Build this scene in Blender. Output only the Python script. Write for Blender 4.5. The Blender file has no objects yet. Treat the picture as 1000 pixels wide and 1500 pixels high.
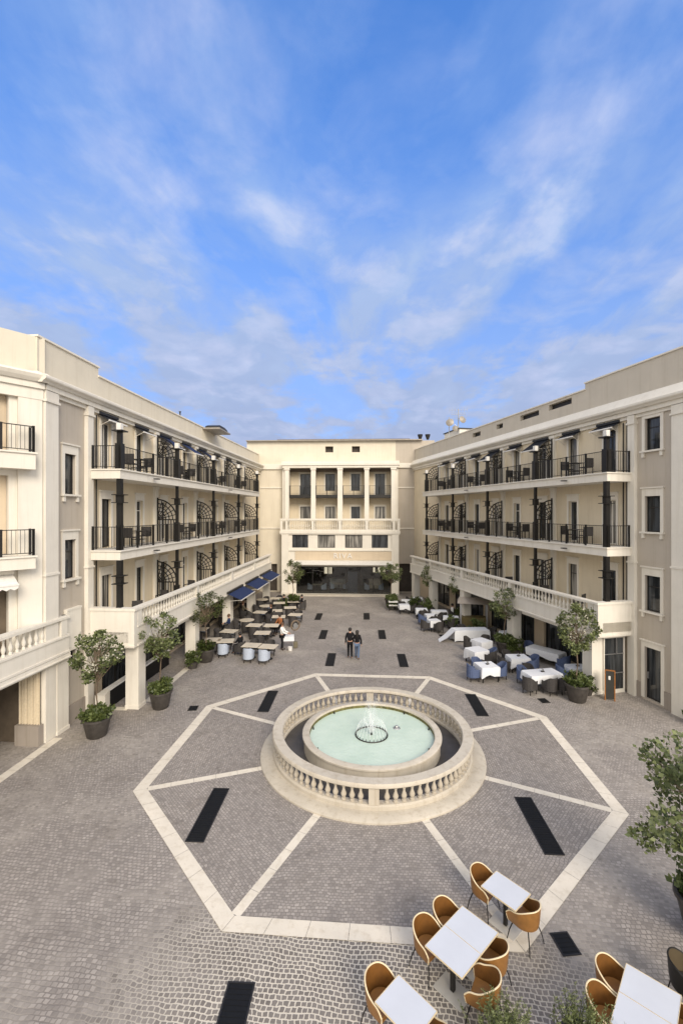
import bpy, bmesh, math, random
from mathutils import Vector, Matrix
R = math.radians
random.seed(7)
S = bpy.context.scene
COL = S.collection

# ------------------------------------------------------------------ mesh helpers
class MB:
    def __init__(s): s.v = []; s.f = []; s.uv = None
    def add(s, vs, fs):
        o = len(s.v); s.v += [tuple(p) for p in vs]; s.f += [tuple(i + o for i in f) for f in fs]; return s
    def box(s, x0, y0, z0, x1, y1, z1):
        x0, x1 = min(x0, x1), max(x0, x1); y0, y1 = min(y0, y1), max(y0, y1); z0, z1 = min(z0, z1), max(z0, z1)
        return s.add([(x0,y0,z0),(x1,y0,z0),(x1,y1,z0),(x0,y1,z0),(x0,y0,z1),(x1,y0,z1),(x1,y1,z1),(x0,y1,z1)],
                     [(0,3,2,1),(4,5,6,7),(0,1,5,4),(1,2,6,5),(2,3,7,6),(3,0,4,7)])
    def prism(s, poly, z0, z1):
        n = len(poly)
        return s.add([(x, y, z0) for x, y in poly] + [(x, y, z1) for x, y in poly],
                     [tuple(range(n-1, -1, -1)), tuple(range(n, 2*n))] + [(i, (i+1) % n, n+(i+1) % n, n+i) for i in range(n)])
    def extr(s, prof, x0, x1):
        # profile in (y,z) extruded along x
        n = len(prof)
        return s.add([(x0, y, z) for y, z in prof] + [(x1, y, z) for y, z in prof],
                     [tuple(range(n)), tuple(range(2*n-1, n-1, -1))] + [(i, n+i, n+(i+1) % n, (i+1) % n) for i in range(n)])
    def tube(s, p0, p1, r0, r1=None, n=8, cap=True):
        if r1 is None: r1 = r0
        a = Vector(p0); b = Vector(p1); d = (b-a)
        if d.length < 1e-6: return s
        d.normalize(); u = d.orthogonal().normalized(); w = d.cross(u)
        vs = []
        for c, r in ((a, r0), (b, r1)):
            for i in range(n):
                t = 2*math.pi*i/n; vs.append(c + u*(r*math.cos(t)) + w*(r*math.sin(t)))
        fs = [(i, (i+1) % n, n+(i+1) % n, n+i) for i in range(n)]
        if cap: fs += [tuple(range(n-1, -1, -1)), tuple(range(n, 2*n))]
        return s.add(vs, fs)
    def path(s, pts, r, n=6, closed=False):
        pts = [Vector(p) for p in pts]; m = len(pts); vs = []
        rr = r if isinstance(r, (list, tuple)) else [r]*m
        up = Vector((0, 0, 1))
        for k, p in enumerate(pts):
            if closed: t = pts[(k+1) % m] - pts[k-1]
            else: t = pts[min(k+1, m-1)] - pts[max(k-1, 0)]
            t.normalize(); u = t.cross(up)
            if u.length < .05: u = t.cross(Vector((1, 0, 0)))
            u.normalize(); w = u.cross(t)
            for i in range(n):
                a = 2*math.pi*i/n; vs.append(p + u*(rr[k]*math.cos(a)) + w*(rr[k]*math.sin(a)))
        fs = []
        for k in range(m if closed else m-1):
            k2 = (k+1) % m
            for i in range(n): fs.append((k*n+i, k*n+(i+1) % n, k2*n+(i+1) % n, k2*n+i))
        if not closed: fs += [tuple(range(n-1, -1, -1)), tuple(range((m-1)*n, m*n))]
        return s.add(vs, fs)
    def lathe(s, prof, cx=0, cy=0, n=16, closed=False):
        vs = []; m = len(prof)
        for r, z in prof:
            for i in range(n):
                a = 2*math.pi*i/n; vs.append((cx+r*math.cos(a), cy+r*math.sin(a), z))
        fs = []
        for k in range(m if closed else m-1):
            k2 = (k+1) % m
            for i in range(n): fs.append((k*n+i, k*n+(i+1) % n, k2*n+(i+1) % n, k2*n+i))
        if not closed: fs += [tuple(range(n-1, -1, -1)), tuple(range((m-1)*n, m*n))]
        return s.add(vs, fs)
    def ball(s, c, r, n=10, sz=1.0):
        m = n//2; prof = []
        vs = []; 
        for k in range(m+1):
            t = math.pi*k/m
            for i in range(n):
                a = 2*math.pi*i/n
                vs.append((c[0]+r*max(math.sin(t), .01)*math.cos(a), c[1]+r*max(math.sin(t), .01)*math.sin(a), c[2]-r*sz*math.cos(t)))
        fs = [(k*n+i, k*n+(i+1) % n, (k+1)*n+(i+1) % n, (k+1)*n+i) for k in range(m) for i in range(n)]
        return s.add(vs, fs)
    def wall(s, x0, x1, z0, z1, y, holes, depth, sg=1, back=True):
        # wall sheet in plane y with real reveals going back by depth (away from sg)
        xs = sorted({x0, x1} | {h[0] for h in holes} | {h[1] for h in holes}); zs = sorted({z0, z1} | {h[2] for h in holes} | {h[3] for h in holes})
        xs = [x for x in xs if x0 <= x <= x1]; zs = [z for z in zs if z0 <= z <= z1]
        for i in range(len(xs)-1):
            for j in range(len(zs)-1):
                cx = (xs[i]+xs[i+1])/2; cz = (zs[j]+zs[j+1])/2
                if any(h[0] < cx < h[1] and h[2] < cz < h[3] for h in holes): continue
                s.add([(xs[i], y, zs[j]), (xs[i+1], y, zs[j]), (xs[i+1], y, zs[j+1]), (xs[i], y, zs[j+1])], [(0, 1, 2, 3)])
        b = y - sg*depth
        for h in holes:
            a0, a1, c0, c1 = h[:4]
            s.add([(a0,y,c0),(a1,y,c0),(a1,y,c1),(a0,y,c1),(a0,b,c0),(a1,b,c0),(a1,b,c1),(a0,b,c1)], [(0,1,5,4),(1,2,6,5),(2,3,7,6),(3,0,4,7)])
        bb = y - sg*(depth+.06)
        s.add([(x0,y,z0),(x1,y,z0),(x1,y,z1),(x0,y,z1),(x0,bb,z0),(x1,bb,z0),(x1,bb,z1),(x0,bb,z1)], [(0,1,5,4),(1,2,6,5),(2,3,7,6),(3,0,4,7)]+([(4,5,6,7)] if back else []))
        return s
    def mesh(s, name, smooth=False, merge=False, fix=True, bevel=0):
        me = bpy.data.meshes.new(name); me.from_pydata(s.v, [], s.f)
        bm = bmesh.new(); bm.from_mesh(me)
        if merge: bmesh.ops.remove_doubles(bm, verts=bm.verts, dist=1e-4)
        if bevel:
            bmesh.ops.bevel(bm, geom=[e for e in bm.edges if len(e.link_faces) == 2 and e.calc_face_angle(0) > .6], offset=bevel, segments=1, affect='EDGES', clamp_overlap=True)
        if fix: bmesh.ops.recalc_face_normals(bm, faces=bm.faces)
        bm.to_mesh(me); bm.free()
        if smooth:
            for p in me.polygons: p.use_smooth = True
            if hasattr(me, 'set_sharp_from_angle'): me.set_sharp_from_angle(angle=R(38))
        return me
    def build(s, name, mat, parent=None, smooth=False, loc=(0, 0, 0), rot=0, label=None, **k):
        o = bpy.data.objects.new(name, s.mesh(name, smooth, **k)); COL.objects.link(o)
        o.data.materials.append(mat); o.parent = parent; o.location = loc; o.rotation_euler.z = rot
        if label: o['label'] = label
        return o

def tag(o, label=None, cat=None, group=None, kind=None):
    if label: o['label'] = label
    if cat: o['category'] = cat
    if group: o['group'] = group
    if kind: o['kind'] = kind
    return o
def empty(name, loc=(0, 0, 0), rz=0, label=None, cat=None, group=None):
    o = bpy.data.objects.new(name, None); COL.objects.link(o); o.empty_display_size = .2
    o.location = loc; o.rotation_euler.z = rz
    return tag(o, label, cat, group)
def dup(o, loc, rz=0, label=None, group=None, scale=1, parent=None):
    def rec(a, par):
        c = a.copy(); COL.objects.link(c); c.parent = par
        for ch in kids[a]: rec(ch, c)
        return c
    kids = {}
    def col(a):
        kids[a] = list(a.children)
        for ch in kids[a]: col(ch)
    col(o); c = rec(o, parent)
    c.location = loc; c.rotation_euler.z = rz
    c.scale = (scale,)*3 if not isinstance(scale, tuple) else scale
    if label: c['label'] = label
    if group: c['group'] = group
    return c

class Kind:
    """build one, copy the rest"""
    def __init__(s, make): s.make = make; s.o = None
    def put(s, loc, rz, label, cat, group=None, scale=1):
        if s.o is None:
            s.o = s.make(); o = s.o; o.location = loc; o.rotation_euler.z = rz
            o.scale = (scale,)*3 if not isinstance(scale, tuple) else scale
        else:
            o = dup(s.o, loc, rz, scale=scale)
            if 'group' in o: del o['group']
        return tag(o, label, cat, group)

# ------------------------------------------------------------------ materials
def newmat(name):
    m = bpy.data.materials.new(name); m.use_nodes = True
    nt = m.node_tree; b = nt.nodes['Principled BSDF']
    return m, nt, b
def N(nt, t, **k):
    n = nt.nodes.new(t)
    for a, v in k.items():
        if a in n.inputs: n.inputs[a].default_value = v
        else: setattr(n, a, v)
    return n
def mixc(nt, f, a, b, mode='MIX'):
    n = nt.nodes.new('ShaderNodeMix'); n.data_type = 'RGBA'; n.blend_type = mode
    for i, v in ((0, f), (6, a), (7, b)):
        if hasattr(v, 'is_output'): nt.links.new(v, n.inputs[i])
        else: n.inputs[i].default_value = v if i == 0 else (tuple(v) + (1,) if len(v) == 3 else v)
    return n.outputs[2]
def ramp(nt, fac, stops):
    n = nt.nodes.new('ShaderNodeValToRGB'); e = n.color_ramp.elements
    while len(e) < len(stops): e.new(.5)
    for el, (p, c) in zip(e, stops):
        el.position = p; el.color = (c, c, c, 1) if not isinstance(c, tuple) else c + (1,)
    nt.links.new(fac, n.inputs[0]); return n.outputs[0]
def plain(name, col, rough=.6, metal=0, var=.12, scale=3.0, bump=0.0, bscale=60, spec=.5, coat=0):
    m, nt, b = newmat(name)
    tc = N(nt, 'ShaderNodeTexCoord'); no = N(nt, 'ShaderNodeTexNoise', Scale=scale, Detail=6.0, Roughness=.6)
    nt.links.new(tc.outputs['Object'], no.inputs['Vector'])
    dark = tuple(c*(1-var) for c in col); lite = tuple(min(c*(1+var*.7), 1) for c in col)
    f = ramp(nt, no.outputs['Fac'], [(.3, 0.), (.7, 1.)])
    nt.links.new(mixc(nt, f, dark, lite), b.inputs['Base Color'])
    b.inputs['Roughness'].default_value = rough; b.inputs['Metallic'].default_value = metal
    b.inputs['Specular IOR Level'].default_value = spec; b.inputs['Coat Weight'].default_value = coat
    if bump:
        n2 = N(nt, 'ShaderNodeTexNoise', Scale=float(bscale), Detail=4.0)
        nt.links.new(tc.outputs['Object'], n2.inputs['Vector'])
        bu = N(nt, 'ShaderNodeBump', Strength=bump, Distance=.01); nt.links.new(n2.outputs['Fac'], bu.inputs['Height'])
        nt.links.new(bu.outputs[0], b.inputs['Normal'])
    return m
def stucco(name, col, grime=.16):
    grime *= 1.35
    m, nt, b = newmat(name)
    tc = N(nt, 'ShaderNodeTexCoord')
    n1 = N(nt, 'ShaderNodeTexNoise', Scale=.7, Detail=8.0, Roughness=.62); nt.links.new(tc.outputs['Object'], n1.inputs['Vector'])
    mp = N(nt, 'ShaderNodeMapping'); mp.inputs['Scale'].default_value = (3.2, 3.2, .18)
    nt.links.new(tc.outputs['Object'], mp.inputs['Vector'])
    n2 = N(nt, 'ShaderNodeTexNoise', Scale=1.6, Detail=7.0, Roughness=.7); nt.links.new(mp.outputs[0], n2.inputs['Vector'])
    c = mixc(nt, ramp(nt, n1.outputs['Fac'], [(.32, 0.), (.7, 1.)]), tuple(x*(1-grime*.5) for x in col), tuple(x*1.03 for x in col))
    st = ramp(nt, n2.outputs['Fac'], [(.50, 0.), (.78, 1.)])
    mm = N(nt, 'ShaderNodeMath', operation='MULTIPLY'); nt.links.new(st, mm.inputs[0]); mm.inputs[1].default_value = .55
    c = mixc(nt, mm.outputs[0], c, (col[0]*(1-grime*1.5), col[1]*(1-grime*1.7), col[2]*(1-grime*2)))
    nt.links.new(c, b.inputs['Base Color']); b.inputs['Roughness'].default_value = .88; b.inputs['Specular IOR Level'].default_value = .25
    n3 = N(nt, 'ShaderNodeTexNoise', Scale=45.0, Detail=5.0); nt.links.new(tc.outputs['Object'], n3.inputs['Vector'])
    bu = N(nt, 'ShaderNodeBump', Strength=.25, Distance=.008); nt.links.new(n3.outputs['Fac'], bu.inputs['Height']); nt.links.new(bu.outputs[0], b.inputs['Normal'])
    return m
def cobble(name, sz=(.104, .090), joint=.013, lightjoint=1.0, tone=1.0, patch=True):
    m, nt, b = newmat(name); L = nt.links.new
    uv = N(nt, 'ShaderNodeUVMap'); uv.uv_map = 'UVMap'
    d = N(nt, 'ShaderNodeTexNoise', Scale=1.3, Detail=3.0); L(uv.outputs[0], d.inputs['Vector'])
    d2 = N(nt, 'ShaderNodeTexNoise', Scale=9.0, Detail=2.0); L(uv.outputs[0], d2.inputs['Vector'])
    def disp(vec, src, amt):
        s = N(nt, 'ShaderNodeVectorMath', operation='SUBTRACT'); L(src.outputs['Color'], s.inputs[0]); s.inputs[1].default_value = (.5, .5, .5)
        k = N(nt, 'ShaderNodeVectorMath', operation='SCALE'); L(s.outputs[0], k.inputs[0]); k.inputs['Scale'].default_value = amt
        a = N(nt, 'ShaderNodeVectorMath', operation='ADD'); L(vec, a.inputs[0]); L(k.outputs[0], a.inputs[1]); return a.outputs[0]
    v = disp(uv.outputs[0], d, .20); v = disp(v, d2, .045)
    br = N(nt, 'ShaderNodeTexBrick', Scale=1.0); L(v, br.inputs['Vector'])
    br.inputs['Brick Width'].default_value = sz[0]; br.inputs['Row Height'].default_value = sz[1]
    br.inputs['Mortar Size'].default_value = joint; br.inputs['Mortar Smooth'].default_value = .35
    br.inputs['Color1'].default_value = (0, 0, 0, 1); br.inputs['Color2'].default_value = (1, 1, 1, 1); br.inputs['Mortar'].default_value = (.5, .5, .5, 1)
    br.inputs['Bias'].default_value = 0.0; br.offset = .5
    t = tone
    stone = ramp(nt, br.outputs['Color'], [(0., (.235*t, .211*t, .190*t)), (.35, (.298*t, .269*t, .242*t)), (.7, (.325*t, .293*t, .264*t)), (1., (.37*t, .334*t, .30*t))])
    big = N(nt, 'ShaderNodeTexNoise', Scale=.33, Detail=7.0, Roughness=.65); L(uv.outputs[0], big.inputs['Vector'])
    stone = mixc(nt, 1.0, stone, ramp(nt, big.outputs['Fac'], [(.28, (.84, .83, .83)), (.5, (1., 1., 1.)), (.72, (1.14, 1.13, 1.12))]), 'MULTIPLY')
    st = N(nt, 'ShaderNodeTexNoise', Scale=1.1, Detail=9.0, Roughness=.72, Distortion=.8); L(uv.outputs[0], st.inputs['Vector'])
    stone = mixc(nt, 1.0, stone, ramp(nt, st.outputs['Fac'], [(.36, (.80, .79, .77)), (.46, (1., 1., 1.)), (.62, (1., 1., 1.)), (.74, (1.13, 1.12, 1.10))]), 'MULTIPLY')
    mid = N(nt, 'ShaderNodeTexNoise', Scale=4.0, Detail=6.0, Roughness=.7); L(uv.outputs[0], mid.inputs['Vector'])
    stone = mixc(nt, 1.0, stone, ramp(nt, mid.outputs['Fac'], [(.3, (.86, .86, .86)), (.7, (1.12, 1.12, 1.12))]), 'MULTIPLY')
    # sand-filled joints: pale where swept full, dark where washed out
    jm = N(nt, 'ShaderNodeTexNoise', Scale=.42, Detail=5.0, Roughness=.6); L(uv.outputs[0], jm.inputs['Vector'])
    jf = ramp(nt, jm.outputs['Fac'], [(.46, 0.), (.70, .55)])
    if patch:
        ds = N(nt, 'ShaderNodeVectorMath', operation='DISTANCE'); L(uv.outputs[0], ds.inputs[0]); ds.inputs[1].default_value = (-.4, 6.3, 0)
        ad = N(nt, 'ShaderNodeMath', operation='MULTIPLY_ADD'); L(jm.outputs['Fac'], ad.inputs[0]); ad.inputs[1].default_value = -3.5; L(ds.outputs['Value'], ad.inputs[2])
        mr = N(nt, 'ShaderNodeMapRange'); L(ad.outputs[0], mr.inputs[0])
        for i, q in ((1, 3.9), (2, 1.0), (3, 0.), (4, 1.)): mr.inputs[i].default_value = q
        mx = N(nt, 'ShaderNodeMath', operation='MAXIMUM'); L(jf, mx.inputs[0]); L(mr.outputs[0], mx.inputs[1]); jf = mx.outputs[0]
        dk = N(nt, 'ShaderNodeMath', operation='MULTIPLY'); L(mr.outputs[0], dk.inputs[0]); dk.inputs[1].default_value = .55
        stone = mixc(nt, dk.outputs[0], stone, (.10, .088, .075))
    jc = mixc(nt, jf, (.20*t, .178*t, .16*t), (.15+.42*lightjoint, .13+.39*lightjoint, .11+.33*lightjoint))
    c = mixc(nt, br.outputs['Fac'], stone, jc)
    L(c, b.inputs['Base Color']); b.inputs['Specular IOR Level'].default_value = .3
    rr = ramp(nt, mid.outputs['Fac'], [(.3, .55), (.7, .85)]); L(rr, b.inputs['Roughness'])
    h = N(nt, 'ShaderNodeMath', operation='SUBTRACT'); L(mid.outputs['Fac'], h.inputs[0]); L(br.outputs['Fac'], h.inputs[1])
    bu = N(nt, 'ShaderNodeBump', Strength=.45, Distance=.010); L(h.outputs[0], bu.inputs['Height']); L(bu.outputs[0], b.inputs['Normal'])
    return m
def leafmat(name, c1, c2):
    m, nt, b = newmat(name)
    g = N(nt, 'ShaderNodeNewGeometry')
    c = mixc(nt, g.outputs['Random Per Island'], c1, c2)
    nt.links.new(c, b.inputs['Base Color']); b.inputs['Roughness'].default_value = .5
    tr = N(nt, 'ShaderNodeBsdfTranslucent'); nt.links.new(c, tr.inputs['Color'])
    ms = N(nt, 'ShaderNodeMixShader'); ms.inputs[0].default_value = .25
    nt.links.new(b.outputs[0], ms.inputs[1]); nt.links.new(tr.outputs[0], ms.inputs[2])
    nt.links.new(ms.outputs[0], nt.nodes['Material Output'].inputs[0])
    return m
def panemat(name, col, vary=.5, rough=.06):
    m, nt, b = newmat(name)
    tc = N(nt, 'ShaderNodeTexCoord'); oi = N(nt, 'ShaderNodeObjectInfo')
    ad = N(nt, 'ShaderNodeVectorMath', operation='ADD'); nt.links.new(tc.outputs['Object'], ad.inputs[0]); nt.links.new(oi.outputs['Random'], ad.inputs[1])
    mp = N(nt, 'ShaderNodeMapping'); mp.inputs['Scale'].default_value = (5, 5, .35); nt.links.new(ad.outputs[0], mp.inputs[0])
    no = N(nt, 'ShaderNodeTexNoise', Scale=1.4, Detail=3.0); nt.links.new(mp.outputs[0], no.inputs['Vector'])
    c = mixc(nt, ramp(nt, no.outputs['Fac'], [(.42, 0.), (.62, 1.)]), col, tuple(min(1, x*(1+vary*4)+.01*vary) for x in col))
    nt.links.new(c, b.inputs['Base Color']); b.inputs['Roughness'].default_value = rough
    return m
def fabric(name, col, var=.1, sc=14.0, rough=.9):
    return plain(name, col, rough, 0, var, sc, .3, 90, .2)

CREAM = (.65, .595, .485); CREAML = (.72, .68, .60)
M = dict(
    cream=stucco('cream_stucco', CREAM, .12), white=stucco('pale_trim', CREAML, .12), taupe=stucco('taupe_stucco', (.46, .41, .345), .12),
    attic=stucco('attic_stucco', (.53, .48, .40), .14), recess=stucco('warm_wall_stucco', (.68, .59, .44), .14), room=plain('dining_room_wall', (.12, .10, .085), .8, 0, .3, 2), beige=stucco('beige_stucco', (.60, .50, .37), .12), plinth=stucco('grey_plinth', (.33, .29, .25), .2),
    trav=stucco('travertine', (.70, .64, .54), .22), marble=stucco('fountain_stone', (.54, .49, .41), .28),
    iron=plain('black_iron', (.014, .013, .012), .45, .3, .2), dark=plain('dark_metal', (.022, .02, .018), .5, .2, .2),
    pane=panemat('window_glass', (.020, .022, .024)), curtain=panemat('curtained_glass', (.10, .095, .085), .6, .12),
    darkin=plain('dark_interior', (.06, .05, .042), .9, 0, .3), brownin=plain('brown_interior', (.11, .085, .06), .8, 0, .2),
    navy=fabric('navy_canvas', (.022, .036, .095)), blackc=fabric('black_canvas', (.018, .020, .026)),
    whitec=fabric('white_canvas', (.72, .70, .66)), cloth=fabric('white_tablecloth', (.70, .71, .73), .06),
    cob=cobble('cobblestones'), cobr=cobble('cobblestones_swept', (.098, .078), .010, .15, .98, False),
    grate=plain('black_grate', (.008, .008, .008), .6, .4, .3), slab=plain('threshold_stone', (.5, .45, .37), .7, 0, .15),
    floor=plain('dark_basin_floor', (.075, .068, .062), .55, 0, .25, 3, .3), pot=plain('dark_pot', (.055, .048, .042), .55, 0, .35, 5, .2, 20),
    soil=plain('soil', (.04, .028, .018), .95, 0, .4, 20), bark=plain('bark', (.17, .125, .085), .9, 0, .35, 12, .6, 40),
    leafa=leafmat('olive_leaves', (.035, .052, .014), (.20, .23, .085)), leafb=leafmat('shrub_leaves', (.035, .055, .012), (.13, .16, .045)),
    leafc=leafmat('pale_blossom', (.40, .38, .30), (.62, .59, .48)),
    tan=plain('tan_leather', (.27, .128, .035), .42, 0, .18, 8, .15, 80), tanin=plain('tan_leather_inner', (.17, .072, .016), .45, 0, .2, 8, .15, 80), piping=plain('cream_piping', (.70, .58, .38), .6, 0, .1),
    ttop=plain('white_table_top', (.57, .59, .63), .3, 0, .04, 2), tbase=plain('pale_table_base', (.50, .48, .44), .5, 0, .1),
    cafetop=plain('cream_table_top', (.60, .53, .42), .5, 0, .12, 2), wicker=plain('dark_wicker', (.045, .040, .038), .7, 0, .5, 30, .8, 50),
    bluew=plain('blue_grey_weave', (.075, .105, .20), .75, 0, .5, 40, .6, 60), cushion=fabric('pale_blue_cushion', (.42, .47, .56)),
    wood=plain('orange_wood', (.32, .13, .035), .5, 0, .35, 10), skin=plain('skin', (.45, .26, .18), .5, 0, .08), hair=plain('dark_hair', (.012, .009, .007), .5, 0, .3, 40),
    hairb=plain('brown_hair', (.10, .045, .018), .5, 0, .3, 40),
    blackcl=fabric('black_clothes', (.010, .010, .012)), shirt=fabric('white_shirt', (.78, .77, .74), .04), jeans=fabric('blue_grey_jeans', (.10, .14, .22)),
    khaki=fabric('khaki_cloth', (.16, .14, .095)), metal=plain('grey_metal', (.42, .42, .42), .35, .7, .1), lead=plain('roof_metal', (.30, .27, .23), .5, .2, .2),
    tile=plain('brown_roof_edge', (.16, .10, .05), .8, 0, .4, 6), oliveseat=plain('olive_brown_lining', (.075, .055, .028), .6, 0, .2), chalk=plain('sign_board', (.03, .028, .022), .7, 0, .2),
)
def glassmat(name, tint, t):
    m, nt, b = newmat(name)
    tr = N(nt, 'ShaderNodeBsdfTransparent'); tr.inputs[0].default_value = tint + (1,)
    gl = N(nt, 'ShaderNodeBsdfGlossy', Roughness=.02); lw = N(nt, 'ShaderNodeFresnel', IOR=1.5)
    a = N(nt, 'ShaderNodeMath', operation='ADD'); nt.links.new(lw.outputs[0], a.inputs[0]); a.inputs[1].default_value = t
    ms = N(nt, 'ShaderNodeMixShader'); nt.links.new(a.outputs[0], ms.inputs[0]); nt.links.new(tr.outputs[0], ms.inputs[1]); nt.links.new(gl.outputs[0], ms.inputs[2])
    nt.links.new(ms.outputs[0], nt.nodes['Material Output'].inputs[0]); return m
M['glass'] = glassmat('shopfront_glass', (.72, .74, .74), .03)
M['railglass'] = glassmat('railing_glass', (.72, .70, .66), .02)
def watermat():
    m, nt, b = newmat('milky_mint_water')
    tc = N(nt, 'ShaderNodeTexCoord'); no = N(nt, 'ShaderNodeTexNoise', Scale=1.1, Detail=4.0); nt.links.new(tc.outputs['Object'], no.inputs['Vector'])
    c = mixc(nt, ramp(nt, no.outputs['Fac'], [(.35, 0.), (.65, 1.)]), (.47, .58, .49), (.54, .64, .55))
    nt.links.new(c, b.inputs['Base Color']); b.inputs['Roughness'].default_value = .3; b.inputs['Specular IOR Level'].default_value = .2
    n2 = N(nt, 'ShaderNodeTexNoise', Scale=9.0, Detail=4.0); nt.links.new(tc.outputs['Object'], n2.inputs['Vector'])
    bu = N(nt, 'ShaderNodeBump', Strength=.5, Distance=.03); nt.links.new(n2.outputs['Fac'], bu.inputs['Height']); nt.links.new(bu.outputs[0], b.inputs['Normal'])
    return m
M['water'] = watermat()
def jetmat():
    m, nt, b = newmat('water_spray')
    b.inputs['Base Color'].default_value = (.9, .93, .95, 1); b.inputs['Roughness'].default_value = .1
    tr = N(nt, 'ShaderNodeBsdfTransparent'); ms = N(nt, 'ShaderNodeMixShader'); ms.inputs[0].default_value = .26
    nt.links.new(tr.outputs[0], ms.inputs[1]); nt.links.new(b.outputs[0], ms.inputs[2]); nt.links.new(ms.outputs[0], nt.nodes['Material Output'].inputs[0])
    return m
M['jet'] = jetmat()

# ------------------------------------------------------------------ ground and octagon
def sheet(name, poly, z, mat, rot=0, kind='structure', scale=1):
    me = bpy.data.meshes.new(name); me.from_pydata([(x, y, z) for x, y in poly], [], [tuple(range(len(poly)))])
    uvl = me.uv_layers.new(name='UVMap'); c, s = math.cos(rot), math.sin(rot)
    for l in me.loops:
        x, y = poly[l.vertex_index]; uvl.data[l.index].uv = ((x*c - y*s)*scale, (x*s + y*c)*scale)
    o = bpy.data.objects.new(name, me); COL.objects.link(o); me.materials.append(mat); o['kind'] = kind
    if me.polygons[0].normal.z < 0: me.flip_normals()
    return o
sheet('ground', [(-300, -300), (300, -300), (300, 300), (-300, 300)], 0, M['cob'], R(4))
OC = (0.32, 16.2); AP = 7.30
def octv(ap, k): r = ap/math.cos(math.pi/8); a = R(22.5+45*k-1.4); return (OC[0]+r*math.cos(a), OC[1]+r*math.sin(a))
sec = MB(); uvs = []
me = bpy.data.meshes.new('octagon_paving'); vs = []; fs = []; uvv = []
for k in range(8):
    a, b = octv(AP-.2, k), octv(AP-.2, k+1); o = len(vs)
    vs += [(OC[0], OC[1], .004), (a[0], a[1], .004), (b[0], b[1], .004)]; fs.append((o, o+1, o+2))
    rr = -R(45*(k+1)) + math.pi/2 + R(random.uniform(-6, 6)); c, s = math.cos(rr), math.sin(rr)
    for p in vs[o:]: uvv.append((p[0]*c-p[1]*s+k*3.1, p[0]*s+p[1]*c+k*1.7))
me.from_pydata(vs, [], fs); ul = me.uv_layers.new(name='UVMap')
for l in me.loops: ul.data[l.index].uv = uvv[l.vertex_index]
op = bpy.data.objects.new('octagon_paving', me); COL.objects.link(op); me.materials.append(M['cobr']); op['kind'] = 'structure'
def slabs(quad, z, mb, L=.85, gap=.0045):
    a, b, c, d = [Vector((p[0], p[1], z)) for p in quad]; n = max(1, round((b-a).length/L)); g = gap/(b-a).length
    for i in range(n):
        t0, t1 = i/n+g, (i+1)/n-g; e = random.uniform(-.0012, .0012)
        q = [a.lerp(b, t0), a.lerp(b, t1), d.lerp(c, t1), d.lerp(c, t0)]
        mb.add([(p.x, p.y, p.z+e) for p in q], [(0, 1, 2, 3)])
def strip(p, q, w, z0, mb):
    a = Vector((p[0], p[1])); b = Vector((q[0], q[1])); n = (b-a).normalized(); n = Vector((-n.y, n.x))*(w/2)
    slabs(((a.x+n.x, a.y+n.y), (b.x+n.x, b.y+n.y), (b.x-n.x, b.y-n.y), (a.x-n.x, a.y-n.y)), z0, mb, .7)
mb = MB()
for k in range(8):
    slabs((octv(AP, k), octv(AP, k+1), octv(AP-.37, k+1), octv(AP-.37, k)), .0135, mb)
tag(mb.build('octagon_border', M['trav'], fix=False), kind='structure')
mb = MB()
for k in range(8): strip(OC, octv(AP-.39, k), .23, .008, mb)
tag(mb.build('paving_spokes', M['trav'], fix=False), kind='structure')
mb = MB(); strip((-9.75, 19.7), (-9.45, 29.8), .34, .008, mb); strip((-11.55, 16.4), (-11.9, 5.0), .34, .008, mb); strip((-11.7, 18.95), (-10.2, 18.95), .34, .008, mb)
tag(mb.build('arcade_kerb_strips', M['trav'], fix=False), kind='structure')
mb = MB(); mb.box(-8.3, 45.2, .0, 3.4, 46.1, .10)
tag(mb.build('restaurant_step', M['slab']), kind='structure')

def grate_make(w, l):
    e = empty('drain_grate')
    f = MB(); f.box(-w/2-.03, -l/2-.03, .003, w/2+.03, -l/2, .014); f.box(-w/2-.03, l/2, .003, w/2+.03, l/2+.03, .014)
    f.box(-w/2-.03, -l/2, .003, -w/2, l/2, .014); f.box(w/2, -l/2, .003, w/2+.03, l/2, .014); f.build('frame', M['dark'], e)
    g = MB(); g.box(-w/2, -l/2, .003, w/2, l/2, .007)
    n = int(l/.09)
    for i in range(n): y = -l/2+.045+i*(l-.05)/n; g.box(-w/2, y, .007, w/2, y+.02, .012)
    g.build('grille', M['grate'], e); return e
GR = Kind(lambda: grate_make(.44, 2.2))
for (x, y, t) in [(-4.37, 12.5, 'long black drain grate in the near left octagon field'), (4.8, 12.5, 'long black drain grate in the near right octagon field'),
                  (-4.28, 20.05, 'black drain grate in the far left octagon field'), (5.05, 20.1, 'black drain grate in the far right octagon field'),
                  (-2.2, 6.9, 'black drain grate at the bottom edge in front of the octagon'),
                  (-1.85, 25.85, 'black drain grate on the plaza just left of the walking couple'), (2.3, 25.9, 'black drain grate on the plaza nearest the octagon on the right'),
                  (-2.75, 31.1, 'black drain grate on the plaza, middle of the left row'), (1.35, 31.3, 'black drain grate on the plaza, middle of the right row'),
                  (-3.6, 36.4, 'black drain grate on the plaza, farthest of the left row'), (.32, 36.7, 'black drain grate on the plaza, farthest of the right row')]:
    GR.put((x, y, .008), 0, t, 'drain grate', 'black drain grates set in the paving')
G2 = Kind(lambda: grate_make(.32, .42))
for (x, y, t) in [(4.02, 9.05, 'small square dark manhole beside the octagon corner near the tan chairs'), (-7.4, 19.14, 'small dark drain cover outside the left octagon corner'), (8.22, 20.66, 'small dark drain cover in front of the white clothed tables'), (5.5, 31.2, 'small dark drain cover beside the long draped table')]:
    G2.put((x, y, .004), R(8), t, 'drain cover', 'small drain covers')

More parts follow.
